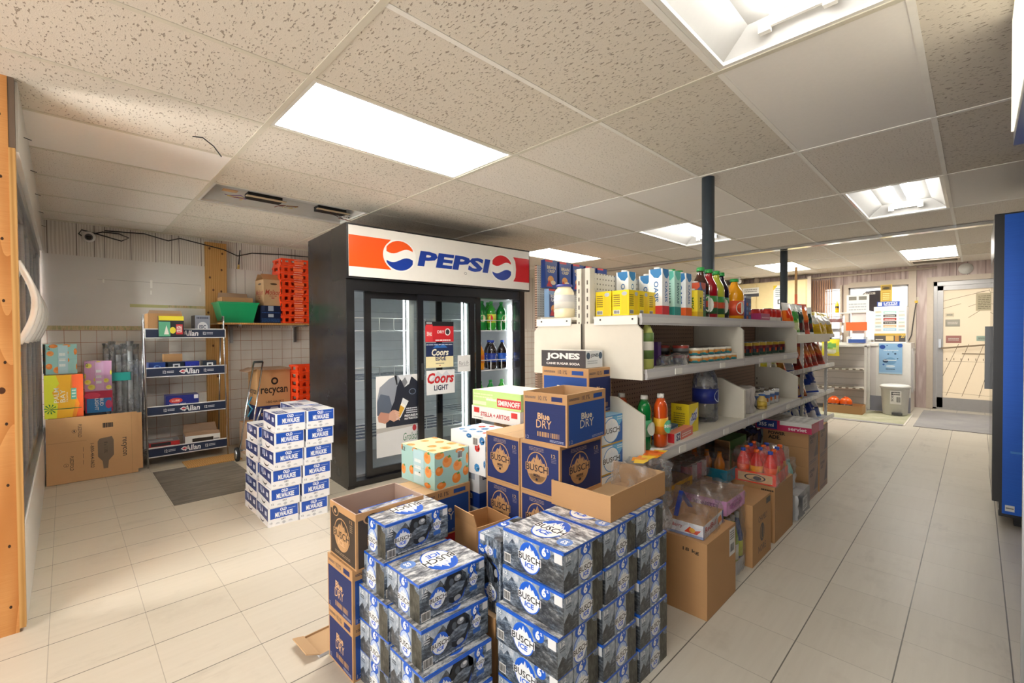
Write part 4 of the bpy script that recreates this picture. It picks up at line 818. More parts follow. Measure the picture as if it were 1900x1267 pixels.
# wire shelves
sh = [(.07, .85, .62), (.66, 1.25, .66), (1.3, 1.89, .66)]
for bi, (a, b, _) in enumerate(sh):
    for z in ((.36, .87, 1.3) if bi < 2 else (.45, .88, 1.3)):
        if bi == 0: b = .62
        mb = MB(); r = .0045
        for y in (.14, .8): mb.tube([(a, y, z), (b, y, z)], r, 'wire_white', 6)
        for k in range(8): x = a+(b-a)*k/7; mb.tube([(x, .14, z+.002), (x, .8, z+.002)], .003, 'wire_white', 5)
        n = 4
        mb.tube([(a, .13, z+.11), (b, .13, z+.11)], r, 'wire_white', 6)
        for k in range(n+1): x = a+(b-a)*k/n; mb.tube([(x, .13, z+.11), (x, .13, z+.012), (min(x+.012, b), .13, z)], r, 'wire_white', 6)
        for k in range(5): y = .18+k*.13; mb.box((a, y, z+.004), (b, y+.045, z+.006), '#3a4a66' if bi < 2 else '#8a8e92')
        mb.build('wire_shelf', fr)
def fl(x, y): c, s = math.cos(fr.rotation_euler.z), math.sin(fr.rotation_euler.z); return 1.63+x*c-y*s, 3.575+x*s+y*c
for z, row in ((1.308, (('soda_green', 1.66, .2), ('soda_ale', 1.8, .2), ('soda_green', 1.73, .35), ('soda_ale', 1.55, .22))), (.888, (('cola', 1.67, .2), ('cola_blue', 1.81, .2), ('soda_orange', 1.5, .2), ('cola', 1.74, .35))), (.458, (('soda_ale', 1.66, .22), ('soda_green', 1.8, .2), ('soda_green', 1.5, .2), ('soda_ale', 1.58, .36)))):
    for k, x, y in row:
        nm = {'soda_green': 'green soda bottle with lime label', 'soda_ale': 'green soda bottle with green label', 'cola': 'dark cola bottle with blue and red label', 'cola_blue': 'dark cola bottle with plain blue label', 'soda_orange': 'orange soda bottle'}[k]
        lv = {1.308: 'top', .888: 'middle', .458: 'lower'}[z]; px, py = fl(x, y)
        put(k, (px, py, z), '%s on the %s fridge shelf, %s' % (nm, lv, 'behind the others' if y > .3 else 'left, behind glass' if x < 1.6 else 'front left' if x < 1.75 else 'front right'), R_.uniform(-1, 1), 'soda bottles in the fridge')

# ================================================================ BACK LEFT CORNER
t = thing('wall_shelf', 'long narrow wooden shelf on the back wall carrying bin and orange crates', 'shelf', (1.16, 5.62, 1.40))
mb = MB(); mb.box((0, 0, -.012), (1.5, .41, .006), 'pine'); mb.build('shelf_board', t)
for x in (.2, .9, 1.4):
    mb = MB(); mb.box((x, .02, -.03), (x+.03, .41, -.012), 'steel'); mb.box((x, .38, -.22), (x+.03, .41, -.03), 'steel'); mb.build('bracket', t)
def k_crate():
    l, w, h = .4, .3, .082; a, b = l/2, w/2; mb = MB(); m = 'plastic_orange'; e = .008
    mb.box((-a+.01, -b+.01, 0), (a-.01, b-.01, .006), m)
    for s in (-1, 1):
        y = s*(b-e/2); mb.box((-a, y-e/2, h*.72), (a, y+e/2, h), m); mb.box((-a+.012, y-e/2, 0), (a-.012, y+e/2, h*.25), m)
        for k in range(6): x = -a+.03+k*(l-.06)/5; mb.box((x-.016, y-e/2, h*.25), (x+.016, y+e/2, h*.72), m)
        x = s*(a-e/2); mb.box((x-e/2, -b, h*.8), (x+e/2, b, h), m); mb.box((x-e/2, -b+.012, 0), (x+e/2, b-.012, h*.3), m)
        for k in (-1, 1): mb.box((x-e/2, k*(b*.6)-.03, h*.3), (x+e/2, k*(b*.6)+.03, h*.8), m)
    F = faces(mb, l, w, h); F['F'].rect(.36, .3, .64, .68, '#ff7a4a:.3', 1); F['F'].greek(.38, .08, .62, .2, '#f6d9cc', 1, 1); F['F'].greek(.36, .8, .6, .92, '#f6d9cc', 1, 1)
    return tag(mb.build('plastic_crate'), 'x', 'crate')
KIND['crate'] = k_crate
for i in range(9): put('crate', (2.0+R_.uniform(-.006, .006), 5.8+R_.uniform(-.006, .006), 1.407+i*.0845), 'orange plastic crate on the wall shelf, %s in the stack' % ORD[8-i], 0, 'orange crates on the wall shelf')
for i in range(11): put('crate', (1.93+.12, 5.42, i*.0845), 'orange plastic crate on the floor beside the fridge, number %s of its stack' % (ORD+['tenth from top', 'eleventh from top'])[10-i], 0, 'orange crates on the floor')
t = thing('storage_bin', 'green plastic bin with rim on the wall shelf', 'bin', (1.37, 5.8, 1.407))
mb = MB(); o0, o1, i1, i0 = [], [], [], []
def ring(a, b, z): return [(-a, -b, z), (a, -b, z), (a, b, z), (-a, b, z)]
V = ring(.145, .12, 0)+ring(.19, .155, .21)+ring(.2, .165, .21)+ring(.2, .165, .225)+ring(.186, .15, .225)+ring(.142, .117, .006)
mb.add(V, [(3, 2, 1, 0)]+[(r*4+i, r*4+(i+1) % 4, r*4+4+(i+1) % 4, r*4+4+i) for r in range(5) for i in range(4)]+[(20, 21, 22, 23)], 'plastic_green'); mb.build('body', t)
KIND['flap_box'] = open_box('cardboard_box', 'box', (.3, .2, .27), 'kraft', 'kraft_grey', [], [('B', .06, 85)])
put('flap_box', (1.37, 5.8, 1.416), 'brown open carton sitting inside the green bin')
KIND['molson'] = lambda: None
def k_molson():
    mb, F = boxface(.2, .26, .3, 'kraft_light', 'kraft')
    for s in 'FW':
        f = F[s]; f.oval(.55, .84, .19, .035, '#4a3722', 1, 16); f.text('Molson', .08, .42, .92, .62, '#a3382a', 1, .01, .3); f.text('SINCE 1786', .3, .35, .7, .4, '#a3382a', 1, .02); f.oval(.5, .3, .1, .02, '#a3382a', 1, 10)
    o = tag(mb.build('cardboard_box'), 'x', 'box')
    for y in (-1, 1):
        m2 = MB(); m2.prism([(y*.13, .3), (y*.05, .37), (y*.04, .365), (y*.122, .296)] if y > 0 else [(-.13, .3), (-.122, .296), (-.04, .365), (-.05, .37)], -.1, .1, 'kraft', 0); m2.build('flap', o)
    return o
KIND['molson'] = k_molson; put('molson', (1.72, 5.82, 1.607), 'tan carton with red script and flaps open, on top of the navy carton', .05)
KIND['navy_carton'] = simple_box('beer_carton', 'carton', (.22, .25, .2), '#16213f:.3', '#1d2c4f:.3', [('F', 'rect', .05, .7, .2, .98, '#2f3a5a', 1), ('F', 'rect', .36, .7, .62, .98, '#9aa4b8', 1), ('F', 'rect', .36, .34, .62, .52, '#aeb6c4', 1), ('F', 'greek', .05, .05, .95, .28, '#31588f', 3, 1), ('F', 'greek', .05, .55, .95, .66, '#2b4a82', 1, 1)])
put('navy_carton', (1.7, 5.8, 1.407), 'navy patterned carton on the wall shelf between green bin and crates')
t = thing('security_camera', 'round white camera with black cable high on the panelled wall', 'camera', (.185, WY-.0, 2.23))
mb = MB(); mb.tube([(0, 0, 0), (0, -.03, 0)], .05, 'plastic_white', 18); mb.build('base', t); mb = MB(); mb.tube([(0, -.03, 0), (0, -.05, -.01)], .03, '#5a5b60', 16); mb.tube([(0, -.05, -.01), (0, -.055, -.01)], .02, '#15151a:.15', 12); mb.build('lens', t)
mb = MB(); mb.tube([(.03, -.02, .03), (.1, -.03, .06), (.22, -.03, .06), (.3, -.03, .03), (.24, -.03, -.01), (.12, -.03, .02), (-.05, -.02, .06), (-.07, -.02, .02), (-.02, -.02, -.02)], .006, 'cable', 6); mb.build('cable', t)
mb = MB(); mb.tube([(.3, WY-.06, 2.3), (.6, WY-.06, 2.315), (.8, WY-.06, 2.27), (.9, WY-.06, 2.31), (1.3, WY-.07, 2.24), (1.45, WY-.03, 2.19), (1.6, WY-.03, 2.24), (1.9, WY-.03, 2.26), (2.6, WY-.03, 2.28)], .006, 'cable', 6); solo(mb, 'cable', 'black cable strung along the top of the back wall', 'cable')
mb = MB(); mb.tube([(1.48, WY-.02, 2.26), (1.47, WY-.03, 2.2), (1.46, WY-.03, 2.08)], .006, 'cable', 6); mb.tube([(1.46, WY-.03, 2.09), (1.455, WY-.03, 2.04)], .012, '#c2a05a', 8); solo(mb, 'cable', 'short black wire end hanging beside the wooden plank', 'cable')
# rack
rk = thing('beer_rack', 'four tier metal display rack with lettered navy shelf strips', 'rack', (.555, 5.55, 0))
def stroke_text(f, st, x, m): pass
for s in (0, .665):
    mb = MB(); mb.tube([(s, .0, 0), (s-.01, .05, 1.4), (s-.01, .05, 1.47), (s-.01, .09, 1.475), (s-.01, .1, 1.33)], .008, 'chrome', 8); mb.build('upright', rk)
    mb = MB(); mb.tube([(s, .42, 0), (s, .22, 1.4)], .008, 'chrome', 8); mb.tube([(s, .0, .12), (s, .4, .12)], .005, 'chrome', 6); mb.build('rear_leg', rk)
for z in (.09, .49, .865, 1.245):
    y = .02+z*.02; mb = MB()
    for k in range(5): mb.tube([(0, y+.02+k*.075, z+.01+k*.004), (.665, y+.02+k*.075, z+.01+k*.004)], .004, 'chrome', 6)
    mb.box((.0, y, z-.004), (.665, y+.36, z), '#77797c:.4'); s_ = mb.build('shelf', rk)
    mb = MB(); mb.box((-.005, y-.008, z), (.67, y, z+.095), '#dfe0e2'); f = Face(mb, (-.005, y-.008, z), (1, 0, 0), (0, 0, 1), .675, .095); f.rect(.012, .09, .988, .9, '#1b2947', 1)
    f.text('Allan', .44, .22, .64, .8, '#e9eaee', 2, .02, .15); f.poly([(.39, .5), (.43, .72), (.5, .6), (.47, .42), (.43, .28)], '#e9eaee', 2); f.poly([(.405, .5), (.435, .62), (.47, .52), (.435, .38)], '#c43a48', 3)
    for x in (.2, .7): f.text('12', x, .34, x+.035, .66, '#e0e2e8', 2, .03); f.greek(x+.045, .36, x+.13, .64, '#cfd3dc', 2, 2)
    mb.build('price_strip', s_)
def rb(k, dims, x, y, z, lab, rz=0., rx=0): return put(k, (.555+x, 5.55+y, z), lab, rz, None, rx)
KIND['bag_box'] = open_box('cardboard_box', 'box', (.27, .26, .225), 'kraft', 'kraft_grey', [], [('F', .03, 80)])
rb('bag_box', 0, .16, .18, 1.262, 'brown open box on the rack top, behind the yellow carton'); 
KIND['silver_carton'] = simple_box('beer_carton', 'carton', (.13, .2, .215), '#8c93a3:.3', '#c9ccd2:.3', [('W', 'rect', 0, 0, 1, 1, '#1e1f26:.3', 1), ('W', 'oval', .5, .4, .3, .18, '#6d7080', 2), ('W', 'oval', .5, .4, .24, .14, '#1e1f26', 3), ('F', 'oval', .5, .45, .34, .24, '#d9dce2', 1), ('F', 'text', 'ISIC', .28, .36, .72, .54, '#3b4a6a', 2, .03), ('F', 'oval', .85, .2, .1, .1, '#2c4a9c', 2), ('F', 'greek', .1, .8, .9, .96, '#4a5064', 1, 1)])
KIND['yellow_front'] = simple_box('drink_carton', 'carton', (.2, .05, .2), '#23262c:.3', '#e5d23a:.3', [('F', 'rect', .0, .0, .45, .72, '#5fae8c', 1), ('F', 'rect', 0, .78, 1, 1, '#ead934', 2), ('F', 'rect', .68, .1, .95, .6, '#c32a34', 2), ('F', 'oval', .55, .3, .12, .16, '#e6d63a', 2), ('F', 'poly', [(.2, .1), (.3, .55), (.4, .1)], '#e9e7e2', 2), ('F', 'text', 'KRUSH', .7, .2, .92, .52, '#f0ece6', 3, .03, 0, 90)])
rb('yellow_front', 0, .2, .022, 1.262, 'bright yellow, green and red carton on the rack top')
rb('silver_carton', 0, .47, .16, 1.262, 'black and silver carton at the right of the rack top')
KIND['brown_small'] = open_box('cardboard_box', 'box', (.15, .13, .2), 'kraft', 'kraft_grey', [])
rb('brown_small', 0, .24, .27, .882, 'small brown open box standing at the back of the second rack shelf')
for i, (x, w_, c, cc, nm) in enumerate(((.09, .13, '#1c3f8c', '#6f9ad8', 'blue'), (.23, .13, '#1c2a3c', '#c9d0da', 'dark blue with white emblem'), (.37, .12, '#1e2f9c', '#3a4ac8', 'violet blue'), (.53, .12, '#1f2b3c', '#e2e6ea', 'slate with white outline'))):
    KIND['six%d' % i] = simple_box('beer_carton', 'carton', (w_, .2, .125), c+':.3', c+':.3', [('F', 'oval' if i % 2 == 0 else 'rect', *((.5, .5, .25, .3) if i % 2 == 0 else (.3, .2, .75, .85)), cc, 1), ('F', 'rect', .4, .3, .64, .75, c, 2), ('F', 'greek', .05, .05, .95, .18, cc, 1, 2)])
    rb('six%d' % i, 0, x, .15, .882, '%s pack on second rack shelf, number %d from left' % (nm, i+1), R_.uniform(-.1, .1))
KIND['pabst'] = simple_box('beer_carton', 'carton', (.27, .2, .165), '#1f2a7c:.3', '#2a3590:.3', [('F', 'oval', .3, .7, .2, .16, '#c23a34', 1), ('F', 'text', 'LUBE', .18, .64, .42, .76, '#e9c9b8', 2, .02), ('F', 'text', 'Blue Ribbon', .1, .38, .6, .52, '#c9cfe6', 2, .02, .2, 180), ('F', 'text', 'Pabst', .3, .1, .68, .32, '#dfe3ee', 2, .02, .2, 180), ('F', 'oval', .82, .2, .1, .14, '#c8282e', 1), ('F', 'rect', .85, .75, .98, .98, '#d9dce6', 1), ('E', 'rect', 0, 0, 1, 1, 'kraft_grey', 1)])
rb('pabst', 0, .29, .13, .507, 'blue carton with a red seal on the third rack shelf', -.06)
KIND['redwhite'] = simple_box('beer_carton', 'carton', (.24, .22, .12), '#b92a30:.3', '#8f9298:.3', [('F', 'rect', 0, .4, .8, .66, '#e3e3e4', 1), ('F', 'rect', 0, 0, .6, .38, '#23283a', 1), ('F', 'text', 'GIOVANI', .05, .1, .55, .3, '#d9dce2', 2, .01), ('F', 'rect', .05, .7, .7, .95, '#2d2f36', 1), ('T', 'rect', .0, .2, .8, .6, '#d8d8da', 1)])
rb('redwhite', 0, .14, .14, .107, 'red and white carton on the lowest rack shelf', -.05)
KIND['torn_white'] = open_box('beer_carton', 'carton', (.3, .24, .14), '#d9d9d6', 'kraft_grey', [('F', 'rect', .2, .1, .8, .8, '#2b2119', 1), ('F', 'greek', .82, .1, .98, .7, '#7a7c80', 4, 2)], [('F', .04, 70), ('B', .09, 60)])
rb('torn_white', 0, .46, .15, .107, 'torn open white and brown carton on the lowest rack shelf', -.08)
# boxes left of the rack
def k_palm():
    mb, F = boxface(.245, .33, .375, '#e58a2a:.35', '#a8632c')
    f = F['F']; f.poly([(0, 0), (.3, 0), (.34, .3), (.2, .6), (.38, .8), (.3, 1), (0, 1)], '#dfe23a', 1); f.poly([(.3, 0), (.7, 0), (.8, .4), (.66, .7), (.7, 1), (.3, 1), (.38, .8), (.2, .6), (.34, .3)], '#efb42e', 1.2); f.poly([(.8, 0), (1, 0), (1, 1), (.7, 1), (.72, .7), (.9, .3)], '#dc5a2a', 1.4)
    f.text('PALM', .24, .36, .37, .7, '#f6f2e2', 3, .01, 0, 90); f.text('BAY', .4, .36, .53, .66, '#f6f2e2', 3, .01, 0, 90); f.text('TROPIX', .56, .36, .6, .6, '#f6f2e2', 3, .01, 0, 90); f.rect(.68, .42, .82, .68, '#5fb8a8', 3); f.greek(.7, .45, .8, .66, '#eef4ea', 3, 4)
    for k in range(9):
        a = math.radians(20+k*36); f.poly([(.15, .22), (.15+.15*math.cos(a), .22+.11*math.sin(a)), (.15+.17*math.cos(a+.25), .22+.12*math.sin(a+.25))], '#2f8a3a', 3)
    f.rect(.15, .2, .95, .22, '#3a6a3a', 2)
    F['W'].rect(0, 0, 1, 1, '#8a3a1c:.4', 1); F['W'].rect(.4, .62, .7, .78, '#1e100a', 2); return tag(mb.build('drink_carton'), 'x', 'carton')
KIND['palm'] = k_palm
t_ = thing('plinth_crate', 'dark crate hidden behind the leaning flat cardboard', 'crate', (.07, 5.8, 0)); mb = MB(); mb.box((-.18, -.18, 0), (.2, .2, .555), '#1b1a1c:.6')
for k in range(5): mb.box((-.186, -.186, .06+k*.1), (.206, -.18, .1+k*.1), '#2a282b:.6')
mb.build('body', t_)
put('palm', (-.008, 5.75, .557), 'yellow orange palm tree carton beside the cooler end'); put('peach_small', (-.03, 5.79, .934), 'aqua carton with orange fruit on top of the palm tree carton', .12)
put('lemon', (.195+.03, 5.85, .757), 'pink carton with yellow lemons on the red and blue carton', -.03)
KIND['budl'] = simple_box('beer_carton', 'carton', (.19, .2, .2), '#c32f54:.35', '#c32f54', [('F', 'rect', .05, 0, .95, .66, '#3a8ad0', 1), ('F', 'oval', .25, .8, .3, .14, '#e04a6a', 2), ('F', 'text', 'BUD', .52, .3, .66, .66, '#eef2f8', 3, .03, 0, -90), ('F', 'text', 'LIGHT', .34, .1, .48, .66, '#eef2f8', 3, .03, 0, -90), ('F', 'oval', .85, .35, .12, .2, '#d8507a', 2)])
put('budl', (.225, 5.85, .556), 'red and blue carton under the pink lemon carton')
mb = MB(); mb.box((-.6, -.01, 0), (0, .0, .56), 'kraft'); f = Face(mb, (-.6, -.01, 0), (1, 0, 0), (0, 0, 1), .6, .56); ik = '#3a3028'
f.text('recycon', .8, .3, .87, .6, ik, 1, .01, 0, -90); f.text('1-800-464-0622', .46, .18, .5, .56, ik, 1, .01, 0, -90); f.poly([(.56, .62), (.7, .64), (.72, .58), (.72, .34), (.66, .26), (.65, .14), (.6, .14), (.59, .26), (.54, .34), (.54, .58)], '#6d5c4c', 1); f.text('8 x 1.18L', .61, .38, .65, .56, ik, 2, .0, 0, -90)
f.text('PLIEZ/FOLD', .33, .68, .37, .88, ik, 1, .01, 0, -90); f.text('PLIEZ/FOLD', .24, .18, .28, .4, ik, 1, .01, 0, -90)
for y_ in (.8, .29): f.oval(.29-(.09 if y_ < .5 else 0), y_-.02, .026, .028, ik, 1, 16); f.oval(.29-(.09 if y_ < .5 else 0), y_-.02, .022, .024, 'kraft', 2, 16); f.text('1' if y_ > .5 else '2', .283-(.09 if y_ < .5 else 0), y_-.035, .297-(.09 if y_ < .5 else 0), y_-.005, ik, 3, .01)
f.rect(0, .62, .42, .624, '#8a6a44', 1); f.greek(.6, .75, .72, .9, ik, 1, 1); f.rect(.93, 0, .934, 1, '#9a7a50', 1)
for q in (.1, .2, .3): f.rect(.38, .15+q, .384, .22+q, ik, 1)
mb.box((.0, -.006, .03), (.035, -.002, .55), 'kraft'); o = solo(mb, 'flattened_carton', 'big flat brown cardboard sheet with printed bottle, leaning by the cooler', 'cardboard', (.475, 5.47, .003), .0); o.rotation_euler = (-.1, 0, -.02)
# wrapped cup tubes
t = thing('cup_bundle', 'bundle of clear plastic cup tubes wrapped in film with teal tape', 'cups', (.395, 5.86, 0))
for k in range(6):
    mb = MB(); x = -.11+k*.044; y = .03*(k % 2)-.02; z1 = 1.2+.02*math.sin(k*2)
    mb.lathe([(.026, 0), (.026, z1-.02), (.03, z1-.015), (.03, z1), (.024, z1), (.024, z1-.05)], 'clear_plastic', 12, (x, y, 0)); mb.lathe([(.019, 0), (.019, z1-.1)], '#eceff1:.3', 10, (x, y, 0)); mb.build('cup_stack', t)
mb = wrap('w', (.28, .16, 1.02), 'plastic_wrap', 4, .012, nx=8, ny=5, nz=22); mb.build('film_wrap', t)
mb = MB(); mb.prism([(-.14, -.09), (.06, -.095), (.07, -.06), (.05, -.088), (-.14, -.083)], .84, .92, '#1f8a84:.3'); mb.build('teal_tape', t)
# recycling carton, hand cart, brown box
KIND['recyc'] = open_box('cardboard_box', 'box', (.34, .34, .9), 'kraft', 'kraft_grey', [('F', 'rect', 0, .0, 1, .54, 'navy_print', 1), ('F', 'text', 'recycan', .1, .66, .92, .76, '#2b2420', 2, .02), ('F', 'text', '1-800-464-0622', .25, .57, .8, .6, '#2b2420', 2, .01), ('F', 'oval', .52, .84, .11, .045, '#2b2420', 1), ('F', 'oval', .52, .84, .06, .024, 'kraft', 2), ('F', 'text', 'tu rapportes', .1, .4, .85, .46, '#c9a26a', 2, .01), ('F', 'poly', [(.25, .42), (.4, .52), (.6, .52), (.75, .42), (.65, .42), (.5, .48), (.36, .42)], '#8d8fa0', 2), ('W', 'rect', 0, .0, 1, .54, 'navy_print', 1), ('W', 'text', 'recycan', .1, .66, .92, .74, '#2b2420', 2, .02)], [('F', .07, -12), ('W', .1, -20)])
put('recyc', (1.67, 5.68, 0), 'tall brown and navy recycling carton with lid flaps, left of the fridge')
KIND['low_brown'] = simple_box('cardboard_box', 'box', (.13, .3, .33), 'kraft_grey', 'kraft'); put('low_brown', (1.42, 5.5, 0), 'plain brown box on the floor behind the hand cart')
t = thing('hand_cart', 'folding chrome luggage cart with small wheel leaning beside the rack', 'cart', (1.27, 5.22, 0))
for x in (-.02, .07):
    mb = MB(); mb.tube([(x, 0, .1), (x+.2, .22, .98)], .009, 'chrome', 8); mb.build('side_rail', t)
mb = MB(); mb.tube([(-.02, 0, .1), (.07, 0, .1)], .008, 'chrome', 8); mb.tube([(.18, .22, .98), (.27, .22, .98)], .012, 'rubber', 8); mb.build('handle', t)
mb = MB(); mb.tube([(.03, -.05, .09), (.2, .05, .5), (.25, .05, .48)], .008, 'chrome', 8); mb.tube([(.1, -.03, .3), (.3, .06, .44)], .007, 'chrome', 8); mb.build('folding_frame', t)
for x in (-.045, .095):
    mb = MB(); mb.tube([(x-.012, -.01, .07), (x+.012, -.01, .07)], .07, 'rubber', 20); mb.tube([(x-.014, -.01, .07), (x+.014, -.01, .07)], .045, 'steel', 16); mb.build('wheel', t)
mb = MB(); mb.tube([(.08, .08, .42), (.12, .07, .5), (.09, .1, .55), (.13, .12, .62)], .008, '#2a7a9a', 6); mb.build('bungee_cord', t)
mb = MB(); mb.box((.82, 5.25, .001), (1.28, 5.55, .012), 'pine'); solo(mb, 'floor_board', 'thin wooden board lying on the floor under the rack', 'board')
# Old Milwaukee stacks
go = 'white and blue cartons in front of the fridge'
for i in range(6):
    for c, (x, nm) in enumerate(((.94, 'front left'), (1.135, 'front right'))): putc('oldmil', (.27, .19), x+.009*i, 3.245-.012*c-.004*i, i*.1242, -1, 'white and blue lettered carton, %s in the %s column' % (ORD[5-i], nm), go, R_.uniform(-.03, .03))
    putc('oldmil', (.27, .19), 1.15+.009*i, 3.53, i*.1242, -1, 'white and blue lettered carton, %s in the rear column beside the fridge' % ORD[5-i], go, R_.uniform(-.02, .02))
    if i < 5: putc('oldmil', (.27, .19), .945+.004*i, 3.54, i*.1242, -1, 'white and blue lettered carton, %s in the shorter rear left column' % ORD[4-i], go, R_.uniform(-.03, .03))

# ================================================================ NEAR SHELVING (GONDOLA)
t = thing('gondola_shelving', 'long cream double sided store shelving with brown pegboard backs', 'shelving', (0, 0, 0))
XS = (1.83, 3.05, 4.27); SY = 1.345; HB = (1.58, 1.58, 1.45)
for i, x in enumerate(XS):
    mb = MB(); mb.box((x-.02, SY-.04, 0), (x+.02, SY-.012, HB[i]), 'shelf_enamel'); mb.box((x-.02, SY+.012, 0), (x+.02, SY+.04, HB[i]), 'shelf_enamel'); mb.box((x-.012, SY-.012, 0), (x+.012, SY+.012, HB[i]), '#8a8378:.5')
    for k in range(26 if i == 0 else 10): mb.box((x-.0215, SY-.028, .5+k*.04), (x-.02, SY-.022, .52+k*.04), '#57504a'); mb.box((x-.0215, SY+.022, .5+k*.04), (x-.02, SY+.028, .52+k*.04), '#57504a')
    mb.build('upright', t)
for b in range(2):
    x0, x1 = XS[b]+.02, XS[b+1]-.02
    mb = MB(); mb.box((x0, SY-.008, .1), (x1, SY+.008, 1.34), 'pegboard_brown'); mb.box((x0, SY-.008, 1.34), (x1 if b == 0 else x0+.3, SY+.008, 1.565 if b == 0 else 1.44), 'pegboard_white'); mb.build('pegboard', t)
    for s in (-1, 1):
        def yy(d): return SY+s*d
        def bx(mb, xa, xb, d0, d1, z0, z1, m): mb.box((xa, min(yy(d0), yy(d1)), z0), (xb, max(yy(d0), yy(d1)), z1), m)
        for z, d, lip, nm in ((1.345, .29, .045, 'shelf'), (1.095, .315, .04, 'shelf'), (.722, .335, .045, 'shelf')):
            mb = MB(); bx(mb, x0-.015, x1+.015, .012, d, z-.014, z, 'shelf_enamel'); bx(mb, x0-.015, x1+.015, d, d+.012, z-lip, z+.006, 'shelf_lip'); bx(mb, x0-.015, x1+.015, d+.012, d+.014, z-lip*.8, z-lip*.2, '#d6d4d3'); sh_ = mb.build('shelf', t)
            if s < 0 and z < 1.3:
                for q in (.25, .8): mb = MB(); mb.box((x0+q, yy(d+.017), z-lip*.8), (x0+q+.07, yy(d+.014), z-lip*.1), 'paper'); mb.build('price_tag', sh_)
        if s > 0: mb = MB(); bx(mb, x0, x1, .012, .38, .0, .1, 'shelf_enamel'); mb.build('base_deck', t)
        for xq in ((x0-.045, x1+.005) if b == 0 else (x0-.022, x1+.005)):
            if b == 1 and xq < x0 and s > 0: continue
            def pan(z0, z1, dt, db, cut, rnd):
                o = [(yy(.012), z1), (yy(dt-rnd), z1), (yy(dt), z1-rnd), (yy(db), z0), (yy(.012), z0)]
                if cut: o = [(yy(.012), z1), (yy(dt), z1), (yy(db), z1-cut), (yy(db), z0), (yy(.012), z0)]
                m = MB(); m.prism(o if s > 0 else o[::-1], xq, xq+.012, 'shelf_enamel', 0); m.build('side_panel', t)
            pan(1.055, 1.31, .32, .322, 0, .035); pan(.66, .97, .19, .33, .07, 0)
    for s in (-1, 1):
        mb = MB(); y0, y1 = sorted((SY+s*.07, SY+s*.3)); mb.box((XS[b]-.03-.0, y0, 1.302), (XS[b]-.0225, y1, 1.34), 'white_enamel'); mb.box((XS[b]-.031, y0+.02, 1.322), (XS[b]-.03, y0+.028, 1.33), '#3a3a3a'); mb.box((XS[b]-.031, y1-.04, 1.322), (XS[b]-.03, y1-.032, 1.33), '#3a3a3a')
        if b == 0: mb.build('shelf_bracket', t)
ST, SM, SB = 1.346, 1.096, .723
# --- top shelf
KIND['yellow_pack'] = simple_box('drink_carton', 'carton', (.088, .088, .118), '#efd21c:.35', '#e8cc22', [(s, 'rect', .55, .06, .93, .92, '#e9c41a', 1) for s in 'FW']+[(s, 'oval', .74, .86, .16, .08, '#aeb6bc', 2) for s in 'FW']+[(s, 'greek', .08, .35, .48, .85, '#8a7320', 6, 2) for s in 'FW']+[(s, 'bars', .08, .06, .46, .22, 2) for s in 'FW'])
for i in range(2):
    for j in range(4): put('yellow_pack', (1.9+j*.091, 1.165+i*.095, ST), 'yellow canned drink pack on the top shelf, %s row, %s from the white post' % (('front', 'rear')[i], ('first', 'second', 'third', 'fourth')[j]), 0, 'yellow canned drink packs')
def juice_carton(c1, c2, txt, tc, base='#e9ebee', h=.235):
    def fn():
        t = thing('juice_carton', 'x', 'carton'); mb, F = boxface(.072, .072, h, base+':.35')
        for s in 'FEBW':
            f = F[s]; f.poly([(.1, 1), (.9, 1), (.95, .88), (.7, .8), (.4, .82), (.12, .92)], c1, 1); f.rect(0, 0, 1, .22, c2, 1); f.text(txt, .38, .3, .72, .74, tc, 2, .02, 0, -90)
        mb.build('body', t); mb = MB(); mb.lathe([(.016, 0), (.016, .012), (.0001, .013)], 'plastic_white', 12, (.0, .01, h)); mb.build('cap', t); return t
    return fn
KIND['oasis_r'] = juice_carton('#2d79b4', '#c8343a', 'OASIS', '#2a6aa8'); KIND['oasis_o'] = juice_carton('#2d79b4', '#e8642a', 'OASIS', '#2a6aa8'); KIND['mint'] = juice_carton('#5ec0ae', '#2f8f8a', 'HAWAII', '#2b6a70', '#b6e2d6'); KIND['lemonc'] = juice_carton('#f1dc3c', '#d8b21c', 'MIX', '#4a7a2c', '#efd838', .15); KIND['fruitc'] = juice_carton('#c8502c', '#2f6f3c', 'FRUIT', '#f2e8d8', '#3c4f7a', .2)
for k, x, y, l in (('oasis_o', 2.11, 1.29, 'back left beside yellow packs'), ('oasis_r', 2.34, 1.29, 'rear row, behind the mint one'), ('oasis_r', 2.14, 1.12, 'with a red foot, first in the front row'), ('mint', 2.27, 1.12, 'mint green, between two blue lettered ones'), ('oasis_o', 2.4, 1.12, 'with an orange foot, front row'), ('lemonc', 2.5, 1.1, 'small yellow one left of the bottles'), ('fruitc', 2.585, 1.12, 'dark blue with fruit, beside the bottles'), ('oasis_r', 2.46, 1.25, 'rear row, near the bottles')):
    put(k, (x, y, ST), 'juice carton on the top shelf, '+l, .05*(x % .3-.1), 'juice cartons on the top shelf')
for k, x, y, l in (('brown', 2.68, 1.14, 'dark brown'), ('brown', 2.62, 1.29, 'dark brown, rear row left'), ('lime', 2.72, 1.29, 'pale, rear row'), ('red', 2.8, 1.14, 'deep red'), ('lime', 2.91, 1.14, 'pale lime green'), ('purple', 3.01, 1.15, 'nearly black purple'), ('orange', 3.16, 1.12, 'bright orange, standing at the shelf joint')):
    o = put('juice_'+k, (x, y, ST), 'large juice bottle with green cap, top shelf, '+l, R_.uniform(-1, 1), 'juice bottles on the top shelf'); 
    if k == 'orange': o.scale = (1.15, 1.15, .9)
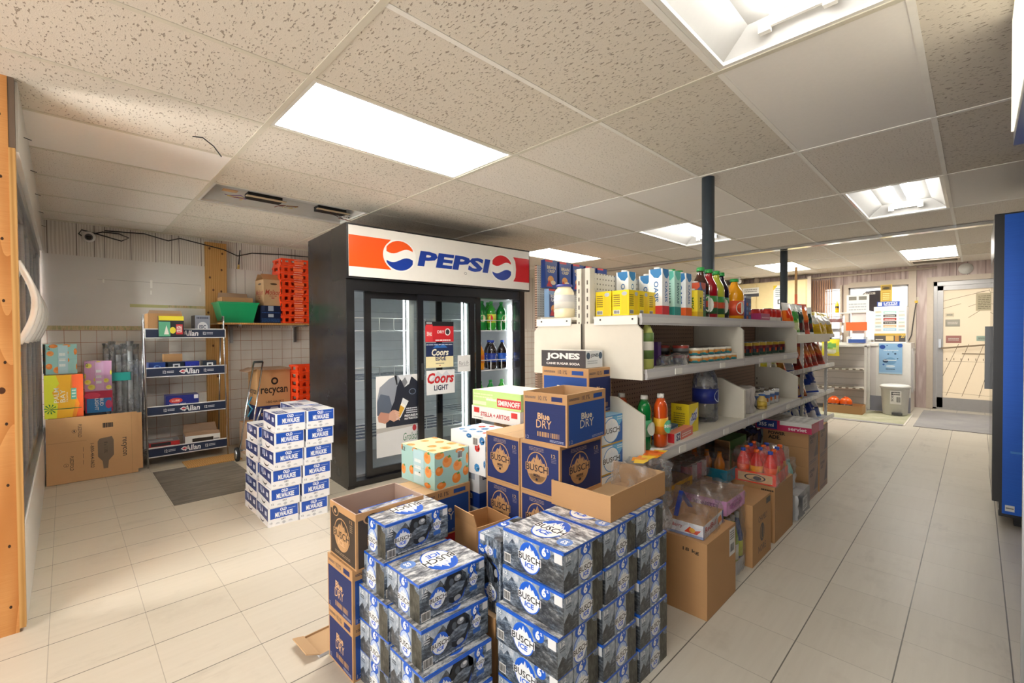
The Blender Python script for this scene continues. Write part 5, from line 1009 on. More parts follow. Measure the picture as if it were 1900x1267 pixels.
KIND['dot_box'] = simple_box('drink_box', 'box', (.1, .12, .17), '#233a78:.35', '#c9ced8', [('F', 'rect', 0, .9, 1, 1, '#b9c2d2', 1), ('W', 'rect', 0, .92, 1, 1, '#b9c2d2', 1)]+[(s, 'oval', .25+.5*(k % 2), .12+.18*(k//2), .16, .07, '#4f86c4' if k % 3 else '#c8502c', 1, 10) for k in range(8) for s in 'FW'])
put('dot_box', (3.40, 1.17, ST), 'dark blue box with round can pictures beside the orange juice bottle')
KIND['pink_tray'] = open_box('candy_tray', 'tray', (.2, .12, .055), '#b53a72', '#8d2c58', [('F', 'greek', .1, .3, .9, .6, '#e8b8cc', 1, 1)]); put('pink_tray', (3.66, 1.14, ST), 'flat magenta tray on the second bay top shelf')
for i, x in enumerate((3.58, 3.68)): put('spray' if i else 'corn', (x, 1.27, ST), ('yellow spray bottle' if i else 'white and red can')+' behind the magenta tray')
for i in range(6): put('corn', (3.84+(i//2)*.1+.02*(i > 3), 1.12+(i % 2)*.085, ST), 'white and red food can on the top shelf, %s row, %s from the left' % (('front', 'rear')[i % 2], ('first', 'second', 'third')[i//2]), i, 'white and red cans on the top shelf')
KIND['candy'] = lambda: None
# --- middle shelf
n = 0
for j in range(7):
    for i in range(2):
        for z in range(2):
            if j > 5 and z: continue
            put('tuna', (2.5+j*.0865, 1.1+i*.088, SM+z*.0425), 'flat teal fish can on the middle shelf, %s layer, %s row, %s from left' % (('bottom', 'top')[z], ('front', 'rear')[i], ('first', 'second', 'third', 'fourth', 'fifth', 'sixth', 'seventh')[j]), j*1.3, 'flat fish cans on the middle shelf')
for i, (x, y, z) in enumerate(((2.38, 1.12, 0), (2.38, 1.12, .052), (2.36, 1.22, 0), (2.36, 1.22, .052))): put('pet', (x, y, SM+z), 'dark pet food can on the middle shelf, %s' % ('front bottom', 'front top', 'rear bottom', 'rear top')[i], i, 'dark cans on the middle shelf')
KIND['blister'] = simple_box('blister_pack', 'packet', (.06, .02, .12), '#6a4a9c:.3', None, [('F', 'oval', .5, .6, .35, .25, '#8a68b8', 1), ('F', 'rect', .2, .05, .8, .25, '#c9d4d8', 1)])
for i, x in enumerate((2.06, 2.2, 2.27)): put('blister', (x, 1.13+.03*i, SM), 'purple toy packet on the middle shelf, %s of three' % ('leftmost', 'middle', 'rightmost')[i], .2*i, 'purple packets on the middle shelf')
mb = wrap('w', (.16, .1, .05), 'clear_plastic', 9, .014, nx=8, ny=6, nz=3); solo(mb, 'plastic_bag', 'small crumpled clear plastic bag before the purple packets', 'bag', (2.24, 1.1, SM))
put('dressing', (1.93, 1.07, SM), 'green salad dressing bottle with red cap at the left end of the middle shelf', 0)
for i in range(6): put('soup_dark', (3.42+.155*i, 1.13, SM), 'dark soup can on the second bay middle shelf, %s from the left' % ('first', 'second', 'third', 'fourth', 'fifth', 'sixth')[i], i*2, 'dark soup cans in the second bay')
for i in range(5): put('soup_dark', (3.5+.155*i, 1.25, SM), 'dark soup can in the rear row of the second bay, %s from the left' % ('first', 'second', 'third', 'fourth', 'fifth')[i], i*2+1, 'dark soup cans in the second bay')
# --- bottom shelf
for k, x, y, l in (('soap_orange', 2.03, 1.055, 'orange dish soap, nearest the front of the low shelf'), ('soap_green', 1.93, 1.085, 'green dish soap beside the white end panel'), ('soap_orange', 1.92, 1.2, 'orange dish soap behind the green one'), ('soap_green', 1.87, 1.25, 'green dish soap at the pegboard')): put(k, (x, y, SB), l, .2)
KIND['sos'] = simple_box('soap_pad_box', 'box', (.12, .1, .155), '#efd92a:.35', '#7a5a2a', [('W', 'text', 'SOS', .3, .78, .6, .9, '#5a4a22', 2, .02), ('W', 'greek', .15, .15, .8, .7, '#a08f28', 7, 2), ('F', 'poly', [(.1, .2), (.1, .5), (.9, .85), (.9, .5)], '#e8e8ee', 1), ('F', 'text', 'SOS', .25, .4, .8, .68, '#3146a0', 2, .03, .2, 0)])
putc('sos', (.12, .1), 2.38, 1.075, SB, 0, 'yellow scouring pad box with blue letters on the low shelf')
KIND['foil_b'] = simple_box('foil_box', 'box', (.3, .045, .045), '#3d7ec0:.3', '#6f9fc8', [('F', 'greek', .1, .2, .9, .8, '#dfe8f0', 2, 1)]); KIND['foil_r'] = simple_box('foil_box', 'box', (.27, .045, .045), '#e2604c:.3', '#e68a74', [('F', 'rect', 0, 0, .32, 1, '#e6e6ea', 1), ('F', 'text', 'S2', .1, .1, .3, .9, '#2b3a70', 2, .04), ('W', 'rect', 0, 0, 1, 1, '#d8303a', 1), ('F', 'greek', .4, .2, .9, .7, '#f0e0d8', 2, 1)])
put('foil_b', (2.27, 1.145, SB), 'long blue wrap box lying behind the red one', .12); put('foil_r', (2.25, 1.065, SB), 'long red and white wrap box lying on the low shelf', .1)
put('water_jug', (2.82, 1.17, SB), 'big clear water jug with blue label at the right of the low shelf', .5)
for i in range(8): put('chili', (3.6+(i//2)*.11, 1.1+(i % 2)*.1, SB), 'white canned food on the second bay low shelf, %s row, %s from the left' % (('front', 'rear')[i % 2], ('first', 'second', 'third', 'fourth')[i//2]), i*2., 'white cans on the second bay low shelf')
mb = wrap('w', (.12, .1, .17), '#c9c4c0:.25', 5, .01, nx=8, ny=8, nz=8); solo(mb, 'coffee_bag', 'white and dark bag at the left of the second bay low shelf', 'bag', (3.3, 1.1, SB))
put('mustard', (3.52, 1.06, SB), 'small yellow jar in front of the white cans', 0, None, 0, 0, (.8, .8, .6))
# --- rear side of the gondola and the aisle behind it
put('mayo', (1.93, 1.56, ST), 'big mayonnaise jar with purple lid on the rear top shelf', 2.2); put('mustard', (2.12, 1.57, ST), 'mustard coloured jar with blue lid beside the mayonnaise', 2.2)
t = thing('wall_shelving', 'pegboard shelving in the far aisle behind the near gondola', 'shelving', (0, 0, 0))
mb = MB(); mb.box((3.62, 3.3, 0), (6.6, 3.33, 2.0), 'pegboard_brown'); mb.box((3.62, 3.296, 1.45), (6.6, 3.3, 2.0), 'pegboard_white'); mb.build('pegboard', t)
for z in (.1, .55, .92, 1.2, 1.44):
    mb = MB(); mb.box((3.62, 2.98, z-.015), (6.6, 3.296, z), 'shelf_enamel'); mb.box((3.62, 2.97, z-.035), (6.6, 2.98, z+.005), 'shelf_enamel'); mb.build('shelf', t)
def cereal(bgc, fcol, word, oc):
    return simple_box('cereal_box', 'box', (.2, .06, .3), bgc+':.35', '#e8e6e4', [('F', 'rect', 0, .93, .6, 1, '#d83a44', 1), ('F', 'rect', .05, .0, .95, .8, fcol, 1), ('F', 'text', word[0], .15, .68, .85, .8, oc, 2, .03), ('F', 'text', word[1], .2, .55, .8, .66, oc, 2, .03), ('F', 'oval', .45, .3, .25, .14, '#e8a25a', 2), ('F', 'poly', [(.1, .05), (.3, .3), (.6, .05)], '#c8343a', 3), ('F', 'oval', .65, .2, .2, .08, '#f0ddc0', 3)])
KIND['cereal_b'] = cereal('#8fb2dc', '#2c3f7c', ('FROSTED', 'FLAKES'), '#eef0f6'); KIND['cereal_w'] = cereal('#e8e8ea', '#eeeef0', ('CORN', 'FLAKES'), '#5a4640')
KIND['cereal_n'] = cereal('#1f3f88', '#234a9c', ('BRAN', 'CRISP'), '#d9c9a0')
put('cereal_b', (3.75, 3.2, 1.441), 'blue cereal box with cartoon stripes colours, left end of the far aisle shelf', .1); put('cereal_w', (3.98, 3.2, 1.441), 'white corn flakes box next to the blue cereal box', .05)
for i in range(5): put('cereal_n', (3.78+i*.24, 3.262, 1.76), 'navy packet hanging high in the far aisle, %s from the left' % ('first', 'second', 'third', 'fourth', 'fifth')[i], 0, 'navy packets in the far aisle')
KIND['purple_bag'] = simple_box('cookie_packet', 'packet', (.16, .08, .22), '#8a4a8c:.3', None, [('F', 'oval', .5, .35, .4, .28, '#c02f7c', 1), ('F', 'text', 'whippet', .08, .65, .92, .85, '#e8e0ea', 2, .02), ('F', 'oval', .6, .3, .2, .14, '#efe6dc', 2)]); put('purple_bag', (3.73, 3.06, 1.201), 'purple cookie packet on the far aisle shelf')
KIND['blue_tin'] = simple_box('tea_box', 'box', (.1, .08, .14), '#2d5ea4:.3', '#c9ced6', [('F', 'rect', .5, 0, 1, 1, '#a9b4c4', 1)])
for i, z in enumerate((.921, .921, .551)): put('blue_tin', (3.69+.13*(i % 2), 3.06, z), 'small blue box in the far aisle, %s' % ('left on the third shelf', 'right on the third shelf', 'on the fourth shelf')[i], 0, 'blue boxes in the far aisle')

# ================================================================ FLOOR STOCK ALONG THE GONDOLA
KIND['big_brown'] = simple_box('cardboard_box', 'box', (.335, .2, .338), 'kraft', 'kraft', [('W', 'text', '18 kg', .45, .82, .82, .88, '#2a2622', 1, .02), ('F', 'rect', .76, .58, .97, .96, '#e4e4e2', 1), ('F', 'bars', .79, .62, .94, .76, 2, None, '#333333'), ('F', 'greek', .79, .8, .94, .93, '#6a6a6a', 4, 2), ('T', 'rect', 0, .49, 1, .51, 'tape', 1)])
putc('big_brown', (.335, .2), 1.985, .815, 0, 0, 'big plain brown carton marked 18 kg next to the mountain cartons')
KIND['rb_tray'] = open_box('drink_tray', 'tray', (.27, .19, .062), '#dfe2ea', 'kraft', [('W', 'text', 'Red Berry', .05, .45, .5, .78, '#b8404c', 2, .01), ('W', 'poly', [(.55, .3), (.68, .75), (.8, .5), (.95, .62), (.85, .25)], '#d84a28', 2), ('W', 'oval', .74, .5, .07, .18, '#f0b32c', 3), ('F', 'text', 'RedBull', .08, .4, .62, .8, '#b83a48', 2, .02), ('F', 'poly', [(.68, .2), (.72, .7), (.85, .8), (.92, .3)], '#e08a4c', 2), ('W', 'rect', 0, 0, 1, .2, '#8fa0cc', 1), ('F', 'rect', .92, 0, 1, 1, '#2a409c', 1), ('F', 'rect', 0, 0, .03, 1, '#2a409c', 1)])
tr = put('rb_tray', (2.14, .945, .34), 'torn open energy drink tray with clear film on the 18 kg carton', .06)
mb = wrap('w', (.27, .2, .15), 'plastic_wrap', 11, .016, nz=6); mb.v = [(x*(1-.25*max(0, z-.06)/.1), y, z+.0) for x, y, z in mb.v]; mb.build('torn_film', tr)
mb = MB(); mb.prism([(.09, .05), (.1, .05), (-.02, .16), (-.09, .06), (-.08, .06), (-.015, .145)], .04, .06, '#2340a0:.3', 1); mb.build('film_band', tr)
KIND['pink_tr'] = open_box('drink_tray', 'tray', (.25, .24, .072), '#dba0d0', 'kraft_grey', [('W', 'text', 'MONSTER', .3, .3, .85, .7, '#8a3f86', 2, .02), ('F', 'oval', .5, .5, .36, .3, '#c070b0', 2), ('F', 'text', 'Punch', .25, .35, .75, .65, '#8a3f86', 3, .02), ('W', 'rect', .05, .25, .25, .75, '#c878bc', 2)])
tr = putc('pink_tr', (.25, .24), 2.335, .862, .348, 0, 'pink energy drink tray with clear film behind the torn tray'); mb = wrap('w', (.25, .24, .1), 'plastic_wrap', 12, .013); mb.build('film_wrap', tr)
def pack(name, lab, loc, nx, ny, kinds_, dims, film_h, seed, tray=None, th=.05, rz=0., group=None, cat='multipack', prints=()):
    """a shrink wrapped pack: tray, its bottles or cans, and the film"""
    t = thing(name, lab, cat, loc, rz, group); l, w = dims
    if tray:
        m2 = open_box('tray', 'x', (l, w, th), tray, 'kraft_grey', prints)(); m2.parent = t; del m2['category'], m2['label']; m2.name = 'tray'
    for i in range(nx):
        for j in range(ny):
            r, h, body, cap, lb = kinds_[(i+j) % len(kinds_)]; mb = MB(); x, y = -l/2+l*(i+.5)/nx, -w/2+w*(j+.5)/ny
            if cap: mb.lathe([(r*.85, .005), (r, .02), (r, h*.6), (r*.5, h*.84), (r*.34, h*.9), (r*.34, h*.92)], body, 12, (x, y, 0)); mb.lathe([(r*1.02, h*.25), (r*1.02, h*.52)], lb, 12, (x, y, 0)); mb.lathe([(r*.4, h*.91), (r*.4, h), (.0001, h)], cap, 10, (x, y, 0))
            else: mb.lathe([(r*.9, .005), (r, .012), (r, h-.012), (r*.86, h), (r*.8, h-.003), (.0001, h-.003)], None, 12, (x, y, 0), mats=['chrome', lb, 'chrome', 'chrome', 'chrome'])
            mb.build('bottle' if cap else 'can', t)
    mb = wrap('w', (l*1.03, w*1.04, film_h), 'plastic_wrap', seed, .012); mb.build('film_wrap', t); return t
pack('bottle_pack', 'film wrapped green and white bottles between brown cartons, under the pink tray', (2.47, .985, 0), 4, 4, [(.03, .3, '#8fae3c:.25', '#d8d8d4', '#e9e7e0'), (.03, .3, '#2c4a8c:.25', '#c9ccd0', '#c9d23c')], (.25, .24), .335, 21, '#c9cdd4', .07)
KIND['chambly'] = simple_box('beer_case', 'case', (.31, .26, .335), 'kraft', 'kraft', [('F', 'oval', .5, .45, .12, .15, '#4a3f38', 1, 24), ('F', 'oval', .5, .45, .085, .11, 'kraft', 2, 24), ('F', 'poly', [(.46, .35), (.44, .45), (.47, .55), (.52, .57), (.56, .5), (.54, .36)], '#4a3f38', 3), ('F', 'text', 'CHAMBLY', .3, .64, .78, .74, '#3a302a', 1, .0, 0, 0), ('F', 'text', 'NOIRE', .3, .14, .7, .25, '#3a302a', 1, .0), ('F', 'rect', .72, .86, .96, .96, '#4a4440', 1)])
putc('chambly', (.31, .26), 2.61, .83, 0, 0, 'brown carton with round dark emblem, second carton from the front')
KIND['plain_b'] = simple_box('cardboard_box', 'box', (.38, .25, .335), 'kraft', 'kraft', [('W', 'greek', .7, .9, .98, .96, '#3a302a', 1, 1), ('F', 'rect', .0, .0, .004, 1, '#9a7a50', 1), ('T', 'rect', 0, .49, 1, .5, '#8f744f', 1)])
putc('plain_b', (.38, .25), 3.01, .835, 0, 0, 'plain brown carton under the red soda bottle pack')
red = ('#e02d22:.25', '#2343a8', '#ef5a22'); pack('soda_pack', 'film wrapped pack of red soda bottles with blue caps on a brown carton', (3.17, .955, .337), 4, 3, [(.036, .2, *red), (.036, .2, '#d8281e:.25', '#e8641e', '#f0a22a')], (.31, .23), .19, 22, '#e8452a', .07, .05, prints=[('W', 'rect', .08, .12, .92, .85, '#d2b088', 1), ('W', 'oval', .5, .48, .26, .3, '#3a3a44', 2), ('W', 'oval', .5, .48, .22, .24, '#d2b088', 3), ('W', 'oval', .56, .46, .1, .18, '#3a3a44', 4)])
tl = ('#8fd0cc:.2', '#2fa8a0', '#5ab8b4'); pack('water_pack', 'film wrapped pack of teal water bottles behind the grey newspaper bundle', (3.55, 1.0, .168), 3, 3, [(.035, .2, *tl)], (.24, .22), .205, 23, '#d9dde0', .1)
mb = wrap('w', (.32, .26, .165), '#a9abae:.25', 31, .01); F_ = faces(mb, .32, .26, .165); f = F_['F']; f.rect(.2, .3, .62, .85, '#c9cbcd', 40); f.text('WATT', .26, .55, .56, .75, '#4a4c50', 42, .01); f.greek(.26, .36, .56, .5, '#6a6c70', 2, 42); 
for k in range(9): f.rect(.03+.105*k, .1, .05+.1*k, .9, '#6e7074', 36)
solo(mb, 'wrapped_bundle', 'grey wrapped bundle with printed label on the floor before the teal pack', 'bundle', (3.64, .96, .0), .02)
def pw(k): return simple_box('drink_case', 'case', (.29, .31, k), 'kraft', 'kraft', [('F', 'rect', 0, 0, 1, 1, 'kraft_pink', .6), ('F', 'text', 'POWER', .12, .78, .62, .88, '#5a4a4c', 1, .04), ('F', 'text', 'ADE', .12, .66, .42, .76, '#5a4a4c', 1, .04), ('F', 'poly', [(.55, .2), (.95, .2), (.95, .85)], '#6f6468', 1), ('F', 'greek', .1, .05, .8, .15, '#6f6468', 2, 1), ('W', 'text', 'POWER', .12, .84, .5, .94, '#2b2522', 1, .04), ('W', 'text', 'ADE.', .12, .7, .4, .82, '#2b2522', 1, .04), ('W', 'rect', 0, .55, 1, .56, '#8f6a44', 1), ('W', 'rect', .45, .4, .47, .56, '#2b2522', 2)])
KIND['pw_a'] = pw(.255)
for i in range(2):
    putc('pw_a', (.29, .31), 3.93, .865, i*.256, 0, 'brown sports drink case, %s in the column under the pink and white box' % ('bottom', 'top')[i], 'sports drink cases'); putc('pw_a', (.29, .31), 4.245, .862, i*.256, 0, 'brown sports drink case, %s in the farther column' % ('bottom', 'top')[i], 'sports drink cases', .01)
KIND['pinkbox'] = simple_box('drink_carton', 'carton', (.32, .38, .075), '#c2305c:.35', '#dcdbd8:.4', [('W', 'rect', .02, .1, .4, .95, '#22408c', 1), ('W', 'text', '355 ml', .06, .3, .34, .7, '#e8eaf0', 2, .03), ('W', 'rect', .45, .6, 1, 1, '#dcdbd8', 1), ('W', 'text', 'serviet', .6, .15, .92, .5, '#efdfe4', 2, .02), ('F', 'rect', .6, 0, 1, 1, '#d890b8', 1), ('T', 'greek', .08, .1, .5, .9, '#b9b8b6', 7, 1), ('T', 'greek', .55, .1, .92, .9, '#b9b8b6', 6, 1), ('T', 'oval', .25, .3, .09, .12, '#c3c2c0', 2), ('T', 'rect', .8, .05, .9, .15, '#4a5a9c', 2)])
putc('pinkbox', (.32, .38), 3.88, .83, .514, 0, 'pink and white flat carton on top of the sports drink cases', None, -.03)
KIND['green_box'] = open_box('cardboard_box', 'box', (.2, .26, .3), '#1f7a32', 'kraft', [], [('B', .08, 20)]); o = put('green_box', (3.06, 1.22, .05), 'green carton lying open on its side under the low shelf', 0); o.rotation_euler = (0, -PI/2, 0); o.location = (3.36, 1.24, .46)
KIND['dark_b'] = simple_box('cardboard_box', 'box', (.5, .19, .34), 'kraft_grey', 'kraft_grey'); putc('dark_b', (.5, .19), 2.9, 1.1, 0, 0, 'grey brown box in the shade under the low shelf')
KIND['teal_tr'] = open_box('drink_tray', 'tray', (.36, .24, .075), '#2a8fb0', 'kraft', [('W', 'text', 'POWER', .12, .5, .5, .85, '#154a60', 1, .03), ('W', 'text', 'MANGO', .55, .3, .95, .6, '#154a60', 1, .03), ('F', 'rect', .3, .2, .5, .7, 'kraft', 1)])
tr = putc('teal_tr', (.24, .36), 2.82, 1.12, .342, -1, 'teal drink tray with orange bottles in film under the low shelf'); mb = wrap('w', (.36, .24, .17), 'plastic_wrap', 17, .016); mb.build('film_wrap', tr)
for i in range(3): mb = MB(); mb.lathe([(.03, .008), (.032, .1), (.015, .14), (.012, .17)], '#e88a1c:.25', 12, (.11-.08*i, -.06, 0)); mb.build('bottle', tr)
KIND['yel_tr'] = open_box('drink_tray', 'tray', (.28, .22, .07), '#d9a421', 'kraft', [('F', 'text', 'ENERGY', .5, .3, .9, .7, '#3a2f1c', 1, .03), ('W', 'text', 'EN', .2, .3, .6, .7, '#3a2f1c', 1, .03)])
KIND['dark_c'] = simple_box('cardboard_box', 'box', (.8, .2, .4), 'kraft_grey', 'kraft_grey'); putc('dark_c', (.8, .2), 1.95, 1.1, 0, 0, 'long brown box in the shade behind the 18 kg carton')
tr = putc('yel_tr', (.28, .22), 2.2, 1.1, .402, 0, 'yellow tray under clear film behind the energy drink tray'); mb = wrap('w', (.28, .22, .13), 'plastic_wrap', 18, .016); mb.build('film_wrap', tr)
pack('can_pack', 'film wrapped pink and white cans under the low shelf', (2.62, 1.22, .402), 4, 3, [(.031, .115, None, None, '#d88aa0'), (.031, .115, None, None, '#c9ccd4')], (.26, .2), .125, 25)
KIND['plinth2'] = simple_box('cardboard_box', 'box', (.12, .15, .4), 'kraft', 'kraft'); putc('plinth2', (.12, .15), 1.69, .935, 0, 0, 'brown box hidden behind the right block of mountain cartons')
t = thing('snack_multipack', 'crumpled clear film with orange and yellow print between tray and shelf end', 'multipack', (1.785, 1.01, .402))
mb = wrap('w', (.2, .16, .31), 'vinyl_clear', 26, .02, nx=12, ny=12, nz=10); mb.build('film_wrap', t)
for i, (x, y, z, c) in enumerate(((-.05, -.04, .14, '#e8a21c'), (.05, -.03, .12, '#dcdde0'), (0, .05, .15, '#e4c83a'), (.07, .04, .1, '#e07a2c'))):
    mb = MB(); mb.lathe([(.0001, 0), (.035, .01), (.045, .05), (.04, .1), (.015, z), (.0001, z+.005)], c+':.3', 12, (x, y, .0)); mb.build('snack_bag', t)
mb = MB(); r = random.Random(3)
for k in range(14):
    a, b, c_ = -.1+.015*k, -.07+.05*r.random(), r.choice(('#e8921c:.3', '#efc43a:.3', '#e8e6ea:.3', '#e8702c:.3')); z_ = .322+.012*r.random()
    mb.add([(a, b, z_), (a+.03*r.random()+.012, b-.01, z_+.008), (a+.02, b+.05, z_+.004), (a-.008, b+.04, z_-.004)], [(0, 1, 2, 3)], c_)
mb.build('film_print', t)
for i, (x, y, nm) in enumerate(((3.62, 1.2, 'dark purple'), (3.86, 1.24, 'blue grey'))):
    KIND['bagpile%d' % i] = (lambda c: lambda: tag(wrap('w', (.24, .2, .26), c, 40+i, .02).build('plastic_bag'), 'x', 'bag'))('#3a2a40:.2' if i == 0 else '#46507a:.2')
    put('bagpile%d' % i, (x+.0, y+.06, .2 if 0 else 0), nm+' crumpled plastic bag under the second bay low shelf', 0, None, 0, 0, (1, 1, 1.9))

# ================================================================ SNACK RACKS
def bag_kind(key, cols, w=.17, h=.25, th=.06, patch='#f0ede4', patch2=None, seed=0, name='crisp_bag'):
    """pillow bag: crimped ends, bulging middle, printed in bands with an emblem"""
    def fn():
        mb = MB(); r = random.Random(seed); nx, nz = 12, 16; ph = r.uniform(0, 6)
        def P(i, j, s):
            u, v = i/nx*2-1, j/nz; e = max(0, 1-abs(u)**2.6)*max(0, math.sin(PI*min(1, max(0, (v-.05)/.9))))**.6
            return (u*w/2*(1-.05*math.sin(PI*v)), s*(th/2*e+.0015+(.003*math.sin(9*u+ph+7*v)+.003*math.sin(23*v+4*u+ph))*e), v*h)
        for s in (-1, 1):
            vs = [P(i, j, s) for j in range(nz+1) for i in range(nx+1)]; o = len(mb.v); mb.v += vs
            for j in range(nz):
                for i in range(nx):
                    u, v = (i+.5)/nx*2-1, (j+.5)/nz; c = cols[min(len(cols)-1, int((v+.08*u)*len(cols)*.999) if v+.08*u > 0 else 0)]
                    if (u/.72)**2+((v-.62)/.17)**2 < 1: c = patch
                    elif patch2 and ((u-.15)/.6)**2+((v-.26)/.14)**2 < 1: c = patch2
                    if j in (0, nz-1): c = cols[-1]
                    q = [o+j*(nx+1)+i, o+j*(nx+1)+i+1, o+(j+1)*(nx+1)+i+1, o+(j+1)*(nx+1)+i]
                    mb.f.append(q if s < 0 else q[::-1]); mb.m.append(mb.slot(c+':.22')); mb.sm.append(True)
        return tag(mb.build(name), 'x', 'crisp bag')
    KIND[key] = fn
bag_kind('b_red', ['#a8281c', '#c2401f', '#b8321c'], .2, .27, .07, '#e07a2c', '#7a2016', 1); bag_kind('b_white', ['#e4e4e8', '#2747a8', '#e9e9ec', '#2a4ab0'], .18, .26, .06, '#2040a0', '#d8d8e0', 2); bag_kind('b_yellow', ['#e9c61e', '#e2b81a', '#f0d63a'], .24, .26, .07, '#d8d4cc', '#c8a01c', 3)
bag_kind('b_orange', ['#e8561c', '#ef7a2a', '#e9e6e0'], .15, .25, .05, '#e8451c', '#f0a03c', 4); bag_kind('b_green', ['#5aa03c', '#8cc04c', '#e6e8e0'], .15, .25, .05, '#3c8a3a', '#d8e0b0', 5); bag_kind('b_dark', ['#1d2c34', '#274a44', '#d8dcd8'], .15, .25, .05, '#16342c', '#5a2a2c', 6); bag_kind('b_purple', ['#3a2c8a', '#2c2478', '#c89a5a'], .15, .25, .05, '#4a3aa8', '#c8a070', 7); bag_kind('b_brown', ['#c87a3c', '#d89a5a', '#8a3a20'], .15, .24, .05, '#e9d8b0', '#b04a2a', 8); bag_kind('b_blue', ['#2a50b8', '#2040a0', '#7aa0d8'], .18, .24, .06, '#dfe4ee', '#3a6ac8', 9); bag_kind('b_sky', ['#8cc8dc', '#e4eef0', '#5aa8c8'], .16, .24, .05, '#e9efec', '#3a9ac0', 10); bag_kind('b_teal', ['#1f8a5a', '#2a9a6a', '#e4e8e4'], .16, .24, .06, '#1c7a4c', None, 11); bag_kind('b_lemon', ['#e6dc3c', '#d8e07a', '#f0e040'], .2, .24, .05, '#7ab85a', '#eef0d8', 12)
RY = 1.25
rk2 = thing('snack_rack', 'grey wire snack rack with sloping shelves of crisp bags', 'rack', (0, 0, 0))
for x in (4.62, 5.75, 6.88):
    for y in (RY+.07, RY+.42):
        mb = MB(); mb.box((x, y, 0), (x+.03, y+.03, 1.37 if x > 6 else 1.3), 'white_enamel')
        for k in range(30): mb.box((x+.01, y-.001, .08+k*.042), (x+.02, y, .1+k*.042), '#55555a')
        mb.build('upright', rk2)
for z, x0, x1 in ((1.2, 5.6, 6.9), (.84, 4.64, 6.9), (.52, 4.64, 6.9), (.2, 4.64, 6.9)):
    mb = MB(); mb.box((x0, RY, z), (x1, RY+.012, z+.045), 'shelf_lip'); mb.add([(x0, RY, z), (x1, RY, z), (x1, RY+.44, z+.06), (x0, RY+.44, z+.06)], [(0, 1, 2, 3)], '#8f8f95:.4'); mb.add([(x0, RY, z-.006), (x1, RY, z-.006), (x1, RY+.44, z+.054), (x0, RY+.44, z+.054)], [(3, 2, 1, 0)], '#8f8f95:.4')
    for k in range(int((x1-x0)/.1)): mb.tube([(x0+k*.1, RY-.004, z+.044), (x0+k*.1, RY-.004, z+.0)], .003, 'wire_white', 5)
    s_ = mb.build('wire_shelf', rk2); mb = MB(); mb.box(((x0+x1)/2, RY-.005, z+.0), (x1, RY-.001, z+.04), 'paper'); mb.build('price_strip', s_)
mb = MB(); mb.box((4.62, RY+.45, .1), (6.9, RY+.46, 1.1), '#9a9a9e:.5'); mb.build('back_panel', rk2)
def bags(row, z, y, nm, lean=-.28):
    for i, (k, x, dx) in enumerate(row):
        put(k, (x, y+dx, z), '%s crisp bag on the %s, %s from the left' % ({'b_red': 'red', 'b_white': 'white and blue', 'b_yellow': 'big yellow', 'b_orange': 'orange', 'b_green': 'green', 'b_dark': 'dark green', 'b_purple': 'purple', 'b_brown': 'tan', 'b_blue': 'blue', 'b_sky': 'pale blue', 'b_teal': 'green foil', 'b_lemon': 'lemon yellow'}[k], nm, ('first', 'second', 'third', 'fourth', 'fifth', 'sixth', 'seventh', 'eighth', 'ninth')[i]), R_.uniform(-.3, .1)-.2, 'crisp bags on the snack rack', lean, 0, (1.22, 1.22, 1.12))
bags([('b_yellow', 6.72, .03), ('b_yellow', 6.45, .03), ('b_yellow', 6.15, .04)], 1.222, RY, 'rack top')
bags([('b_orange', 4.55, -.0), ('b_green', 4.78, .02), ('b_dark', 5.0, .03), ('b_red', 5.25, .06), ('b_dark', 5.5, .08)], 1.245, RY-.1, 'upper basket', -.12)
mb = MB(); mb.box((4.4, 1.06, 1.19), (5.6, 1.42, 1.2), 'shelf_enamel'); mb.box((4.4, 1.05, 1.17), (5.6, 1.06, 1.245), 'shelf_enamel'); mb.box((4.4, 1.06, 1.0), (4.41, 1.42, 1.19), 'shelf_enamel'); mb.box((4.4, 1.4, 0), (4.44, 1.44, 1.2), 'shelf_enamel'); mb.box((5.56, 1.4, 0), (5.6, 1.44, 1.2), 'shelf_enamel'); mb.build('upper_shelf', rk2)
bags([('b_lemon', 4.75, .1), ('b_orange', 4.95, .08), ('b_white', 5.15, .08), ('b_white', 5.35, .1), ('b_red', 5.55, .1), ('b_red', 5.82, .1), ('b_red', 6.1, .1), ('b_red', 6.4, .12), ('b_red', 6.7, .12)], .862, RY, 'second rack shelf', -.3)
bags([('b_sky', 4.8, .08), ('b_brown', 5.0, .08), ('b_brown', 5.2, .1), ('b_purple', 5.42, .1), ('b_purple', 5.65, .1), ('b_brown', 5.9, .12), ('b_white', 6.4, .12)], .542, RY, 'third rack shelf', -.3)
bags([('b_teal', 4.9, .1), ('b_teal', 5.15, .1), ('b_blue', 5.4, .1), ('b_blue', 5.7, .1), ('b_white', 6.0, .1), ('b_white', 6.3, .1), ('b_blue', 6.6, .12)], .222, RY, 'lowest rack shelf', -.35)

